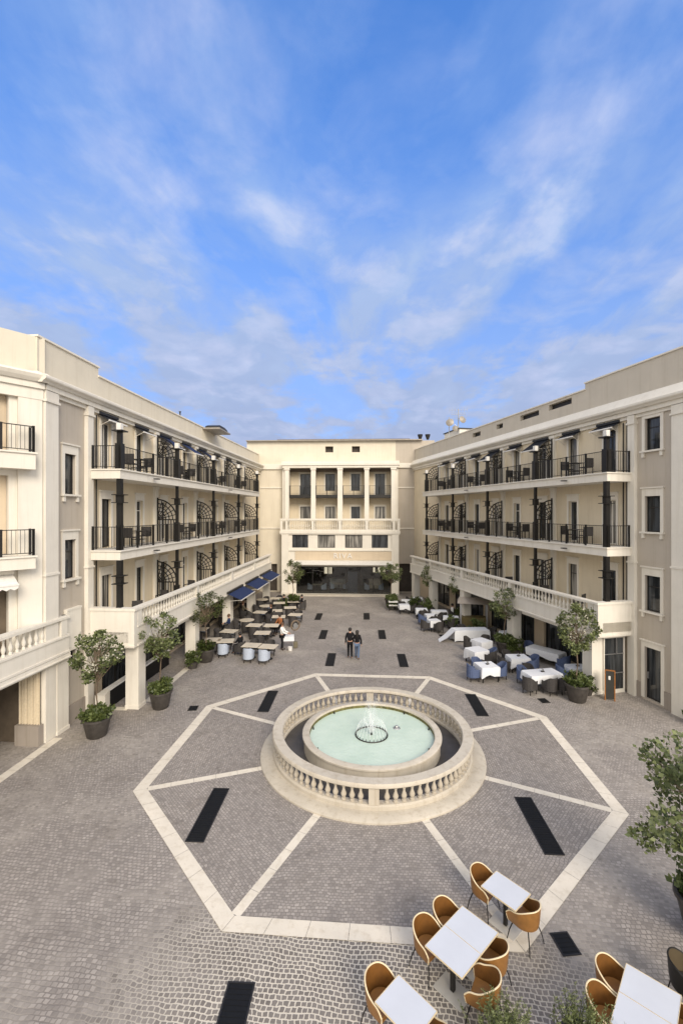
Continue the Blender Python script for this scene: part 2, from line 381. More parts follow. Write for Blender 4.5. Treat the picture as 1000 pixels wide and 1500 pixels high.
# ------------------------------------------------------------------ fountain
def bal_prof(z0, z1, r=.075):
    h = z1-z0; P = [(.8, 0), (.8, .10), (.5, .13), (.62, .18), (1., .33), (.95, .42), (.5, .62), (.42, .74), (.6, .82), (.5, .86), (.8, .9), (.8, 1.)]
    return [(r*a, z0+h*b) for a, b in P]
FX, FY = OC
f = empty('fountain', (FX, FY, 0), 0, 'round stone fountain with mint water inside a circular balustrade', 'fountain')
def ring(r0, r1, z0, z1, n=96): return MB().lathe([(r0, z0), (r1, z0), (r1, z1), (r0, z1)], n=n, closed=True)
base = MB().lathe([(3.0, 0), (3.97, 0), (3.97, .05), (3.93, .08), (3.62, .10), (3.0, .10)], n=96, closed=True); base.build('base_ring', M['marble'], f, True)
bl = empty('balustrade'); bl.parent = f
bl_k = MB().lathe([(3.22, .10), (3.52, .10), (3.52, .20), (3.47, .24), (3.26, .24), (3.22, .20)], n=96, closed=True).build('plinth_rail', M['marble'], bl, True)
MB().lathe([(3.24, .70), (3.50, .70), (3.56, .75), (3.56, .82), (3.53, .86), (3.21, .86), (3.18, .82), (3.18, .75)], n=96, closed=True).build('top_rail', M['marble'], bl, True)
posts = [R(-90+45*i) for i in range(0, 8)]
posts = [R(-90), R(90), R(0), R(180)]
for i, a in enumerate(posts):
    p = MB().box(-.15, -.13, .24, .15, .13, .70); p.build('pedestal', M['marble'], bl, loc=(3.37*math.cos(a), 3.37*math.sin(a), 0), rot=a+math.pi/2)
bm_me = MB().lathe(bal_prof(.24, .70, .085), n=10).mesh('baluster', True)
NB = 84; first = None
for i in range(NB):
    a = 2*math.pi*(i+.5)/NB
    if any(abs((a-p+math.pi) % (2*math.pi)-math.pi) < .055 for p in posts): continue
    o = bpy.data.objects.new('baluster', bm_me); COL.objects.link(o); o.parent = bl; o.location = (3.37*math.cos(a), 3.37*math.sin(a), 0)
    if not bm_me.materials: bm_me.materials.append(M['marble'])
MB().lathe([(2.40, .10), (3.22, .10), (3.22, .13), (2.40, .13)], n=96, closed=True).build('dark_channel', M['floor'], f)
MB().lathe([(2.44, .10), (2.44, .56), (2.50, .60), (2.50, .65), (2.47, .67), (2.26, .67), (2.24, .64), (2.26, .10)], n=96, closed=True).build('basin', M['marble'], f, True)
w = MB().lathe([(.01, .50), (2.27, .50), (2.27, .46), (.01, .46)], n=96).build('water', M['water'], f)
MB().lathe([(2.24, .40), (2.262, .40), (2.262, .60), (2.235, .60)], n=96, closed=True).build('algae_band', plain('algae', (.13, .12, .04), .8, 0, .7, 6), f)
nz = MB()
for i in range(26):
    a = 2*math.pi*i/26; nz.tube((.58*math.cos(a), .58*math.sin(a), .46), (.56*math.cos(a), .56*math.sin(a), .60), .016, .010, 6)
nz.path([(.58*math.cos(2*math.pi*i/40), .58*math.sin(2*math.pi*i/40), .515) for i in range(40)], .022, 6, True)
nz.tube((0, 0, .46), (0, 0, .68), .04, .02, 8); nz.build('nozzle_ring', M['dark'], f)
for i in range(9):
    a = R(40*i+12); r = 2.17
    MB().tube((r*math.cos(a), r*math.sin(a), .46), (r*math.cos(a), r*math.sin(a), .60), .035, .02, 6).build('spout', M['dark'], f)
MB().tube((.95, .55, .5), (.95, .55, .53), .14, .11, 12).ball((.95, .55, .54), .07).build('pump_lamp', M['metal'], f)
jt = MB()
for k in range(26):
    a = random.uniform(0, 6.28); rr = random.uniform(0, .04); h = random.uniform(.5, 1.25)
    x, y = rr*math.cos(a), rr*math.sin(a); sp = random.uniform(.06, .26)
    pts = [(x+sp*math.cos(a)*t, y+sp*math.sin(a)*t, .6+h*(1-(1-t)**2)) if t <= 1 else (x+sp*math.cos(a)*t, y+sp*math.sin(a)*t, .6+h*(1-(t-1)**2*1.2)) for t in (0, .3, .6, .85, 1, 1.2, 1.5, 1.75)]
    jt.path(pts, [.007, .006, .006, .005, .005, .004, .003, .002], 4)
for i in range(26):
    a = 2*math.pi*i/26
    pts = [((.57-.5*t)*math.cos(a), (.57-.5*t)*math.sin(a), .60+.42*(1-(2*t-1)**2)) for t in (0, .2, .4, .6, .8, 1)]
    jt.path(pts, [.009, .008, .007, .006, .005, .005], 4)
for k in range(420):
    a = random.uniform(0, 6.28); r = abs(random.gauss(0, .25)); z = random.uniform(.52, 1.9-1.6*r)
    if z > .5: jt.ball((r*math.cos(a), r*math.sin(a), z), random.uniform(.005, .012), 4)
jt.build('water_jets', M['jet'], f)

# ------------------------------------------------------------------ building kit (local x along the facade, y outward*sg)
def window(par, x0, x1, z0, z1, y, sg, mat='pane', surround=.14, sill=True, leaves=1, transom=None, name='window', trim='white', head=0, fr='white', label=None):
    """opening lined with a surround (proud), frame and pane set back in the reveal"""
    d = .16
    s = MB(); a = surround; p = y + sg*.045
    if a:
        s.box(x0-a, y, z0, x0, p, z1+a+head); s.box(x1, y, z0, x1+a, p, z1+a+head); s.box(x0, y, z1, x1, p, z1+a+head)
        s.box(x0-a-.04, y, z1+a+head, x1+a+.04, y+sg*.10, z1+a+head+.06)
    w = s.build(name, M[trim], par, label=label) if a else None
    if w is None:
        w = MB().box(x0, y-sg*d, z1-.03, x1, y-sg*(d-.04), z1).build(name, M[fr], par, label=label)
    fm = MB(); q = y - sg*(d-.05); q2 = y-sg*(d+.0); t = .05
    fm.box(x0, q2, z0, x0+t, q, z1); fm.box(x1-t, q2, z0, x1, q, z1); fm.box(x0+t, q2, z1-t, x1-t, q, z1); fm.box(x0+t, q2, z0, x1-t, q, z0+t)
    for i in range(1, leaves): xx = x0+(x1-x0)*i/leaves; fm.box(xx-t/2, q2, z0+t, xx+t/2, q-sg*.003, z1-t)
    if transom: fm.box(x0+t, q2, transom-.02, x1-t, q-sg*.006, transom+.02)
    fm.build('frame', M[fr], w)
    MB().box(x0+.01, y-sg*(d-.02), z0+.01, x1-.01, y-sg*(d+.03), z1-.01).build('pane', M[mat], w)
    if sill:
        MB().box(x0-a-.05, y+sg*.003, z0-.08, x1+a+.05, y+sg*.14, z0-.002).box(x0-a+.02, y+sg*.003, z0-.30, x0-a+.14, y+sg*.09, z0-.082).box(x1+a-.14, y+sg*.003, z0-.30, x1+a-.02, y+sg*.09, z0-.082).build('sill', M[trim], w)
    return w
def railing(par, pts, z, h=1.0, gap=.125, post=1.35, mat='iron', glass=False):
    mb = MB()
    for (x0, y0), (x1, y1) in zip(pts, pts[1:]):
        L = math.hypot(x1-x0, y1-y0); n = max(1, round(L/gap)); m = max(1, round(L/post))
        mb.tube((x0, y0, z+h), (x1, y1, z+h), .022, n=4); mb.tube((x0, y0, z+.09), (x1, y1, z+.09), .018, n=4)
        for i in range(n+1):
            t = i/n; x = x0+(x1-x0)*t; y = y0+(y1-y0)*t; mb.tube((x, y, z+.09), (x, y, z+h), .009, n=4, cap=False)
        for i in range(m+1):
            t = i/m; x = x0+(x1-x0)*t; y = y0+(y1-y0)*t; mb.box(x-.035, y-.035, z, x+.035, y+.035, z+h+.03)
    return mb.build('railing', M[mat], par)
def fan_grill(par, x, y0, y1, z, sg):
    """quarter-round fan screen standing square to the facade"""
    mb = MB(); r = .016; zc = z+1.22; k_ = 1.0; RR = abs(y1-y0)
    Y = lambda t: y0+sg*t
    mb.box(x-.03, y0, z, x+.03, y0+sg*.07, z+2.46)
    mb.box(x-.025, Y(.07), zc-.03, x+.025, Y(RR), zc+.03)
    mb.box(x-.03, Y(RR-.06), z, x+.03, Y(RR), zc-.03)
    n = 7
    for i in range(1, n): mb.box(x-.02, Y(RR*i/n-.02), z, x+.02, Y(RR*i/n+.02), zc-.03)
    for k, q in enumerate((1.0, .80, .62, .44, .26)):
        rr = RR*q; pts = [(x, Y(rr*math.cos(a)), zc+rr*math.sin(a)) for a in [math.pi/2*i/14 for i in range(15)]]
        mb.path(pts, .038 if k == 0 else .026, 5)
    for i in range(1, 6):
        a = math.pi/2*i/6; mb.tube((x, Y(.10*math.cos(a)), zc+.10*math.sin(a)), (x, Y(RR*math.cos(a)), zc+RR*math.sin(a)), .024, n=5)
    return mb.build('fan_screen', M['iron'], par)
def iron_column(par, x, y, z0, z1, big=.085):
    mb = MB(); mb.box(x-.11, y-.11, z0, x+.11, y+.11, z0+1.08); mb.box(x-big, y-big, z0+1.08, x+big, y+big, z1)
    zc = z0+(z1-z0)*.66
    if z1-z0 > 2.5:
        for z in (zc, zc+.34): mb.box(x-.24, y-.24, z, x+.24, y+.24, z+.035)
        mb.box(x-.12, y-.12, zc+.035, x+.12, y+.12, zc+.34)
    return mb.build('iron_column', M['iron'], par)
def awning(par, x0, x1, y, z, out, drop, sg, mat, valance=.0, edge='whitec', name='awning'):
    mb = MB(); n = 6
    mb.add([(x0, y, z), (x1, y, z), (x1, y+sg*out, z-drop), (x0, y+sg*out, z-drop), (x0, y, z-.02), (x1, y, z-.02), (x1, y+sg*out, z-drop-.02), (x0, y+sg*out, z-drop-.02)],
           [(0,1,2,3),(7,6,5,4),(0,4,5,1),(1,5,6,2),(2,6,7,3),(3,7,4,0)])
    if valance:
        k = max(3, int((x1-x0)/.22))
        for i in range(k):
            a = x0+(x1-x0)*i/k; b = x0+(x1-x0)*(i+1)/k; c = (a+b)/2; yy = y+sg*(out+.004)
            mb.add([(a, yy, z-drop), (b, yy, z-drop), (b, yy, z-drop-valance*.7), (c, yy, z-drop-valance), (a, yy, z-drop-valance*.7)], [(0, 1, 2, 3, 4)])
    o = mb.build(name, M[mat], par)
    e = MB().box(x0-.02, y, z-.02, x1+.02, y+sg*.14, z+.10).build('cassette', M['dark'] if mat != 'whitec' else M['white'], o)
    e = MB().box(x0-.02, y+sg*(out-.02), z-drop-.06, x1+.02, y+sg*(out+.03), z-drop+.0).build('front_bar', M[edge], o)
    for xx in (x0+.05, x1-.05): MB().tube((xx, y+sg*.03, z-.55), (xx, y+sg*(out-.02), z-drop-.03), .014, n=5).build('arm', M['white'], o)
    return o
balm = MB().lathe(bal_prof(0, .62, .075), n=8).mesh('baluster', True); balm.materials.append(M['white'])
def terrace_balustrade(par, x0, x1, y, sg, zf, ztop, zbot, posts, gap=.28, name='balustrade'):
    """fascia + balusters + coping along x at outer face y"""
    b = MB(); i = y - sg*.26
    zb = ztop-.11-.62
    b.box(x0, i, zbot, x1, y, zb); b.box(x0, i-sg*.02, zbot+.02, x1, y+sg*.05, zbot+.10); b.box(x0, i, zb-.10, x1, y+sg*.04, zb-.03)
    for p in posts: b.box(p-.16, i+sg*.01, zb, p+.16, y+sg*.015, ztop-.11)
    o = b.build(name, M['white'], par)
    MB().box(x0-.0, i-sg*.04, ztop-.11, x1, y+sg*.05, ztop-.02).box(x0, i-sg*.01, ztop-.02, x1, y+sg*.02, ztop+.01).build('coping', M['white'], o)
    n = int((x1-x0)/gap); c = 0
    for k in range(n):
        x = x0+gap*(k+.5)
        if any(abs(x-p) < .22 for p in posts): continue
        if c >= 99: break
        c += 1; q = bpy.data.objects.new('baluster', balm); COL.objects.link(q); q.parent = o; q.location = (x, y-sg*.13, zb)
    return o

# zf floors
F = [3.45, 6.95, 10.46]
BAYL = 5.57; BAYR = 5.12; OR = (12.77, 21.69); OL = (-11.87, 18.70)
def wing(name, label, origin, ang, sg, bay, xneg, xend, tdep, piers, att, corn, wins, door, mainc, taup, slabend, t0, tend):
    """a hotel wing: origin = facade foot at the near balcony end, x runs away from the camera"""
    e = empty(name, (origin[0], origin[1], 0), ang, label, 'building')
    Y = lambda d: sg*d
    nb = 4
    holes = []
    ops = []
    for fz in F:
        for k in range(nb+1):
            for (a, b_, lv) in ((.90, 1.64, 2), (3.84 if bay > 5.4 else 3.5, 4.50 if bay > 5.4 else 4.15, 1)):
                x0, x1 = k*bay+a+.05, k*bay+b_+.05
                if x1 > slabend-.3: continue
                holes.append((x0, x1, fz+.02, fz+2.26)); ops.append((x0, x1, fz, lv, k))
    # upper wall from terrace level up
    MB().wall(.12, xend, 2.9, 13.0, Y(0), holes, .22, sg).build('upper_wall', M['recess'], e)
    for (x0, x1, fz, lv, k) in ops:
        cur = random.random() < .3
        window(e, x0, x1, fz+.03, fz+2.25, Y(0), sg, 'curtain' if cur else 'pane', .12, False, lv, fz+1.72 if random.random() < .4 else None, 'balcony_door', head=.22, fr='dark' if random.random() < .6 else 'white')
    # near flat bay of taupe wall with windows, flanked by pilasters
    MB().wall(xneg, .12, 0, 13.0, Y(.03), [(w[0], w[1], w[2], w[3]) for w in wins] + ([door] if door else []), .22, sg).build('end_bay_wall', taup, e)
    for w in wins: window(e, w[0], w[1], w[2], w[3], Y(.03), sg, 'pane', .15, True, 1, (w[2]+w[3])/2+.3 if random.random() < .5 else None, 'window', head=.20, fr='dark')
    if door:
        dd = window(e, door[0], door[1], door[2], door[3], Y(.03), sg, 'pane', .16, False, 1, None, 'entrance_door', head=.1, fr='dark')
        MB().box((door[0]+door[1])/2+.3, Y(-.09), 1.0, (door[0]+door[1])/2+.34, Y(-.03), 1.3).build('handle', M['metal'], dd)
    for (a, b_) in ([(xneg+.64, -.28)] if not door else [(xneg+.64, door[0]-.17), (door[1]+.17, -.28)]):
        if b_ > a: MB().box(a, Y(.03), 0, b_, Y(.09), .75).build('plinth', M['plinth'], e)
    for (a, b_) in ((-.26, .12), (xneg-.05, xneg+.62)):
        MB().box(a, Y(.0), 0, b_, Y(.20), 12.72).box(a-.04, Y(0), 12.72, b_+.04, Y(.26), 12.80).box(a, Y(0), 12.80, b_, Y(.22), 13.14).box(a-.04, Y(0), 6.2, b_+.04, Y(.235), 6.28).build('corner_pilaster', M['white'], e)
    # thin wall pilasters between the rooms
    for k in range(1, nb+1):
        for i, fz in enumerate(F):
            top = (F+[13.1])[i+1]-(.42 if i < 2 else 0)
            MB().box(k*bay+.08, Y(.0), fz, k*bay+.42, Y(.16), top).box(k*bay+.05, Y(0), top-.16, k*bay+.45, Y(.2), top-.02).build('wall_pilaster', M['white'], e)
    # frieze, cornice, attic
    MB().box(xneg-.02, Y(-.25), 13.0, xend, Y(.12), 13.16).box(xneg-.05, Y(-.25), 13.16, xend, Y(.24), 13.36).build('frieze', M['white'], e)
    c0, c1, ov = corn
    MB().extr([(Y(-.3), c0), (Y(ov-.16), c0), (Y(ov-.10), c0+.07), (Y(ov-.02), c0+.12), (Y(ov), c0+.16), (Y(ov), c0+.24), (Y(ov-.08), c0+.27), (Y(.12), c1), (Y(-.3), c1)], xneg-ov*.8, xend).build('cornice', M['white'], e)
    for (a, b_, z, slots) in att:
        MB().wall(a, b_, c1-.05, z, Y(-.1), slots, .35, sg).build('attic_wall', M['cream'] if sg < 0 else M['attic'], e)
        for (p, q, r_, t_) in slots: MB().box(p, Y(-.40), r_, q, Y(-.35), t_).build('attic_vent', M['dark'], e)
        MB().box(a-.03, Y(-.60), z, b_+.03, Y(-.04), z+.07).build('attic_coping', M['white'], e)
        MB().box(a+.02, Y(-9.0), c1-.05, b_-.02, Y(-.48), z-.05).build('roof', M['lead'], e)
    # body behind the facade
    MB().box(xneg+.02, Y(-9), 0, xend, Y(-.36), 13.4).build('rear_block', M['cream'], e)
    # balcony slabs, railings, columns, screens
    bd = 1.45
    for i, fz in enumerate(F[1:]):
        MB().box(-.05, Y(.0), fz-.42, slabend, Y(bd+.05), fz-.06).box(-.10, Y(.0), fz-.06, slabend, Y(bd+.12), fz+.0).build('balcony_slab', M['white'], e)
        for k in range(nb+1):
            xa = k*bay+.2 if k else 0; xb = min((k+1)*bay+.2, slabend-.05)
            pts = [(xa, Y(bd)), (xb, Y(bd))]
            if k == 0: pts = [(0., Y(.22)), (0., Y(bd)), (xb, Y(bd))]
            if xb-xa > .5: railing(e, pts, fz, 1.0)
        for q in (.5, 2.5): MB().box(bay*q-.1, Y(bd+.12), fz-.26, bay*q+.12, Y(bd+.34), fz-.21).build('floodlight', M['dark'], e)
    for i, fz in enumerate(F):
        for k in range(nb+1):
            x = k*bay+.12
            if i < 2: iron_column(e, x, Y(bd-.07), fz, F[i+1]-.42, .10 if k == 0 else .068)
            else:
                c = MB().box(x-.14, Y(bd-.07)-.14, fz, x+.14, Y(bd-.07)+.14, fz+1.1).box(x-.09, Y(bd-.07)-.09, fz+1.1, x+.09, Y(bd-.07)+.09, fz+1.62).box(x-.24, Y(bd-.07)-.24, fz+1.62, x+.24, Y(bd-.07)+.24, fz+1.67).build('iron_post', M['iron'], e)
                MB().prism([(x-.10, Y(bd-.07)-.10), (x+.10, Y(bd-.07)-.10), (x+.10, Y(bd-.07)+.10), (x-.10, Y(bd-.07)+.10)], fz+1.67, fz+1.98).build('lantern', M['whitec'], c)
            if 1 <= k: fan_grill(e, k*bay+.25, Y(.16), Y(bd-.16), fz, sg)
    # downpipes
    MB().tube((.22, Y(.10), 3.5), (.22, Y(.10), 12.9), .045).tube((.45, Y(.10), 3.5), (.45, Y(.10), 12.9), .03).build('downpipe', M['dark'], e)
    # small awnings on the top floor
    for (x0, x1, fz, lv, k) in ops:
        if fz == F[2]:
            big = (k in (1, 2) and lv == 2) or (k == 1 and lv == 1 and sg < 0)
            awning(e, x0-.3, x1+.35, Y(.03), fz+2.55, .95 if big else .55, .65 if big else .28, sg, 'navy' if (big and sg < 0) else 'blackc')
    # terrace: slab, piers, parapet
    MB().box(t0, Y(.0), 3.0, tend, Y(tdep-.26), 3.45).build('terrace_floor', M['cream'], e)
    zt = 4.46 if sg < 0 else 4.40
    terrace_balustrade(e, t0+.26, tend, Y(tdep), sg, 3.45, zt, 2.78, [t0+.45] + [p+.3 for p in piers[1:]])
    b = MB().box(t0, Y(.02), 2.78, t0+.26, Y(tdep+.0), zt-.10).box(t0-.04, Y(.02), zt-.10, t0+.30, Y(tdep+.06), zt+.012).box(t0-.03, Y(.22), 2.82, t0, Y(tdep+.03), 2.90)
    b.build('end_parapet', M['white'], e)
    for p in piers:
        MB().box(p, Y(tdep-.62), 0, p+.6, Y(tdep-.03), 2.78).box(p-.02, Y(tdep-.64), 0, p+.62, Y(tdep-.01), .16).build('arcade_pier', M['white'], e)
    # ground floor shop fronts behind the arcade
    gh = []
    for i in range(len(piers)-1): gh.append((piers[i]+.75, piers[i+1]-.15, .12, 2.55))
    MB().wall(.12, xend, 0, 2.9, Y(-.02), gh, .25, sg).build('ground_floor_wall', M['beige'], e)
    for (a, b_, c, d) in gh:
        w = MB().box(a, Y(-.27), c, b_, Y(-.23), d).build('shopfront', M['pane'], e)
        m = MB(); n = max(2, round((b_-a)/1.25))
        for i in range(n+1): xx = a+(b_-a)*i/n; m.box(xx-.03, Y(-.23), c, xx+.03, Y(-.17), d)
        m.box(a, Y(-.23), d-.5, b_, Y(-.175), d-.45); m.build('glazing_bars', M['dark'], w)
    return e

# right wing
ra = math.atan2(.9624, -.2715)
slots_r = [(p, q, z, z+.34) for p, q, z in ((4.1, 6.0, 14.72), (6.9, 8.8, 14.66), (10.8, 11.6, 14.60), (13.8, 15.0, 14.55))]
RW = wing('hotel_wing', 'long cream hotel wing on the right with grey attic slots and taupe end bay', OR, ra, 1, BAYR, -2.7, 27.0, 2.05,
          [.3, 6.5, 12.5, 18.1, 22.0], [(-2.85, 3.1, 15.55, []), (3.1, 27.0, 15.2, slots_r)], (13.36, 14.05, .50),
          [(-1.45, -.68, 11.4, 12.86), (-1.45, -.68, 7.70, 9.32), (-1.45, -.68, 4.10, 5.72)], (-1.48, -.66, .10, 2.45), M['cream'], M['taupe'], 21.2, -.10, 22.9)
la = math.atan2(1, .03)
LW = wing('hotel_wing', 'long cream hotel wing on the left with navy arcade awnings', OL, la, -1, BAYL, -2.65, 28.6, 2.15,
          [.3, 6.4, 12.6, 18.6, 23.9], [(-2.75, .9, 15.12, []), (.9, 28.6, 14.72, [])], (13.36, 13.76, .46),
          [(-1.50, -.84, 9.32, 10.95), (-1.50, -.84, 5.90, 7.48), (-1.50, -.84, 2.5, 4.1)], None, M['cream'], M['taupe'], 22.8, -.10, 24.9)
# navy awnings of the left arcade
for (a, b_) in ((11.6, 15.0), (15.9, 19.5), (20.3, 24.0)): awning(LW, a, b_, -2.20, 2.98, 1.0, .42, -1, 'navy', name='arcade_awning')
# cream roller awning boxes on both arcades
for (e, sg, d) in ((RW, 1, 2.05), (LW, -1, 2.15)):
    MB().box(1.0, sg*(d-.40), 2.62, 5.7, sg*(d-.1), 2.78).build('awning_box', M['white'], e)
# glazed end screen of the right arcade
gs = MB().box(.14, 1.42, 2.62, .24, .22, 2.78).box(.14, 1.42, 0, .24, 1.36, 2.62).box(.14, .30, 0, .24, .22, 2.62).box(.14, 1.36, 0, .24, .30, .18).build('end_screen', M['white'], RW, loc=(.1, 0, 0))
MB().box(.17, 1.36, .18, .20, .30, 2.62).build('pane', M['pane'], gs)
MB().box(.12, 1.36, .95, .17, .30, .98).box(.12, 1.36, 1.85, .17, .30, 1.88).box(.12, .72, 1.9, .17, .69, 2.62).build('glazing_bars', M['metal'], gs)

# ------------------------------------------------------------------ ramp wall under left arcade
rw_ = empty('ramp_wall', (-11.15, 19.0, 0), la, 'black panelled ramp wall with white capping behind the first left arcade pier', 'low wall')
MB().box(0, -.09, 0, 5.6, .09, .78).build('panel', M['grate'], rw_)
MB().box(-.05, -.13, .78, 5.65, .13, .86).build('capping', M['whitec'], rw_)
MB().prism([(-.75, .1), (-.05, .13), (-.05, -.13), (-.75, -.35)], 0, .86).build('end_block', M['white'], rw_)

# ------------------------------------------------------------------ near left block
C0 = Vector((-11.95, 16.02)); dv = Vector((-.60, -.80)); nv = Vector((.80, -.60))
na = math.atan2(dv.y, dv.x)   # local x along the diagonal, local +y = left normal = (.8,-.6)
NL = empty('corner_block', (C0.x, C0.y, 0), na, 'near left cream corner block with stacked iron-railed balconies at the picture edge', 'building')
MB().wall(0, 9, 3.3, 13.0, 0, [(1.0, 2.5, 7.1, 9.9), (1.0, 2.5, 10.75, 12.9), (1.0, 3.0, 3.5, 6.4)], .3, 1).build('upper_wall', M['white'], NL)
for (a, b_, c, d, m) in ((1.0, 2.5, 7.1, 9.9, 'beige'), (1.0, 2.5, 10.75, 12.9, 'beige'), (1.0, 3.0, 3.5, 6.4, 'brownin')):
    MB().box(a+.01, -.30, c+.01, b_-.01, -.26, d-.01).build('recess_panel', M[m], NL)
MB().box(.0, 0, 3.3, .75, .14, 12.74).box(-.03, 0, 12.74, 9, .16, 13.14).build('corner_pilaster', M['white'], NL)
MB().box(-.05, -.3, 13.14, 9, .24, 13.36).build('frieze', M['white'], NL)
MB().extr([(-.3, 13.36), (.30, 13.36), (.40, 13.48), (.46, 13.6), (.40, 13.64), (.12, 13.76), (-.3, 13.76)], -.15, 9).build('cornice', M['white'], NL)
MB().box(-.15, -5, 13.7, 9, -.1, 15.12).build('attic_wall', M['cream'], NL)
for (z0, z1) in ((10.12, 10.73), (6.58, 7.05)):
    MB().box(.35, 0, z0, 8, .62, z1-.06).box(.30, 0, z1-.06, 8, .68, z1).build('balcony_slab', M['white'], NL)
    railing(NL, [(.40, .15), (.40, .56), (8, .56)], z1, .92, .13, .9)
awning(NL, .9, 5, .05, 6.42, .7, .3, 1, 'whitec', .22)
MB().tube((1.9, .5, 10.8), (1.9, .5, 12.3), .03).ball((1.9, .5, 12.45), .2).box(1.6, .35, 12.62, 2.2, .65, 12.68).build('wall_lantern', M['dark'], NL)
TE = empty('arcade_terrace', (-11.66, 17.18, 0), math.atan2(-1, -.05), 'near left terrace with cream balustrade over a curtained opening', 'terrace')
# local x toward the camera, y outward to the courtyard (+y = left normal of (-.03,-1) = (1,-.03))
terrace_balustrade(TE, 0, 12.5, .0, 1, 3.5, 4.5, 3.02, [.28, 4.2, 8.1, 12.0])
MB().box(0, -2.6, 3.02, 12.5, -.26, 3.5).build('terrace_floor', M['cream'], TE)
MB().box(-.85, -.32, 3.0, 0, -.1, 4.62).box(-.87, -.36, 4.62, 0, -.08, 4.70).build('end_parapet', M['white'], TE)
MB().box(.0, -.05, 2.80, 12.5, .06, 3.02).box(0, .06, 2.86, 12.5, .12, 2.90).build('fascia_moulding', M['white'], TE)
for p in (.0, 5.5, 11.5): MB().box(p, -.75, 0, p+.62, -.02, 2.8).box(p-.03, -.78, 0, p+.65, .01, .14).build('arcade_pier', M['white'], TE)
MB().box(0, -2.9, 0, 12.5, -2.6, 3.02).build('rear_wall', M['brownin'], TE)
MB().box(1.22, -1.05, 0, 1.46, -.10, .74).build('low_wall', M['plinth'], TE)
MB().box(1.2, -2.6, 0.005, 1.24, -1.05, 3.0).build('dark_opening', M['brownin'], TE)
cu = MB()
pts = [(1.30+.05*math.sin(i*1.4), -1.0+i*.026) for i in range(34)]
cu.add([(x, y, .74) for x, y in pts]+[(x, y, 2.98) for x, y in pts], [(i, i+1, 34+i+1, 34+i) for i in range(33)])
cu.build('curtain', fabric('cream_curtain', (.66, .57, .42)), TE, True, fix=False)
MB().box(3.8, -2.59, 0, 6.2, -2.5, 2.5).build('shopfront', M['pane'], TE)

# ------------------------------------------------------------------ back building
BK = empty('hotel_building', (-2.4, 47.6, 0), 0, 'cream end building with colonnaded loggia above a dark glazed restaurant', 'building')
ox, oy = 2.4, -47.6
def bx(mb, x0, y0, z0, x1, y1, z1): return mb.box(x0+ox, y0+oy, z0, x1+ox, y1+oy, z1)
B = lambda *a: bx(MB(), *a)
MB().wall(-12.5+ox, -8.45+ox, 0, 16.2, 47.6+oy, [(-10.6+ox, -9.2+ox, 0.05, 3.0)], .5, -1).build('left_wall', M['cream'], BK)
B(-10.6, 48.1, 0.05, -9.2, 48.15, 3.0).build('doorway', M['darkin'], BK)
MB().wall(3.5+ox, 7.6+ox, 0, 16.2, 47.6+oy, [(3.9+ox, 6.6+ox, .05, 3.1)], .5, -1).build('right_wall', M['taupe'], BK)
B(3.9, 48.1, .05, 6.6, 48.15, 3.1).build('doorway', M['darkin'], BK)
MB().wall(-8.45+ox, 3.5+ox, 13.9, 16.2, 47.6+oy, [(-4.0+ox, -3.15+ox, 15.0, 15.65), (-1.15+ox, -.3+ox, 15.0, 15.65)], .4, -1).build('attic_wall', M['cream'], BK)
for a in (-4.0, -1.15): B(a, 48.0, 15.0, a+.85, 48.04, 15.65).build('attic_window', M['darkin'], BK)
B(-12.5, 47.2, 16.2, 6.3, 56, 16.3).build('roof_edge', M['lead'], BK); B(-9.2, 47.6, 16.3, 5.0, 50, 16.42).build('ridge_tiles', M['tile'], BK)
B(-12.5, 48.2, 0, -8.45, 55, 16.2).build('rear_block', M['cream'], BK); B(3.5, 48.2, 0, 7.6, 55, 16.2).build('rear_block', M['cream'], BK)
for z in (11.15, 6.8): B(3.7, 47.52, z, 7.6, 47.6, z+.12).build('string_course', M['white'], BK); B(-12, 47.52, z, -8.5, 47.6, z+.12).build('string_course', M['white'], BK)
B(-12, 47.42, 13.2, -8.5, 47.6, 13.75).build('string_course', M['white'], BK); B(3.6, 47.42, 13.3, 7.6, 47.6, 13.8).build('string_course', M['white'], BK)
# loggia rear wall
dx = [(-6.78, -5.70), (-4.05, -3.00), (-1.25, -.30), (1.35, 2.40)]
hl = []
for i, (a, b_) in enumerate(dx):
    lo = 10.46 if i in (0, 3) else 10.9
    hl.append((a+ox, b_+ox, lo, 12.75)); hl.append((a+ox, b_+ox, 7.7, 9.2))
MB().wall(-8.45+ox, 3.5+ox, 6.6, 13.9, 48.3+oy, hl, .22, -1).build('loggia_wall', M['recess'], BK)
for i, h in enumerate(hl): window(BK, h[0], h[1], h[2]+.01, h[3]-.01, 48.3+oy, -1, random.choice(['pane', 'curtain', 'pane']), .14, False, 2, None, 'window', fr='dark')
B(-8.45, 46.5, 13.25, 3.75, 48.3, 13.5).box(-8.55+ox, 46.40+oy, 13.5, 3.85+ox, 48.3+oy, 13.75).box(-8.5+ox, 46.45+oy, 13.75, 3.8+ox, 47.75+oy, 13.95).build('entablature', M['white'], BK)
for (a, b_) in ((-8.2, -7.76), (-5.42, -4.95), (-2.62, -2.11), (.20, .66), (2.98, 3.45)):
    c = (a+b_)/2
    B(a, 46.6, 6.6, b_, 47.05, 13.05).box(c-.3+ox, 46.53+oy, 13.05, c+.3+ox, 47.12+oy, 13.25).box(c-.28+ox, 46.56+oy, 6.6, c+.28+ox, 47.09+oy, 6.9).build('column', M['white'], BK)
    B(a+.05, 47.05, 10.2, b_-.05, 48.3, 13.2).build('dividing_wall', M['cream'], BK)
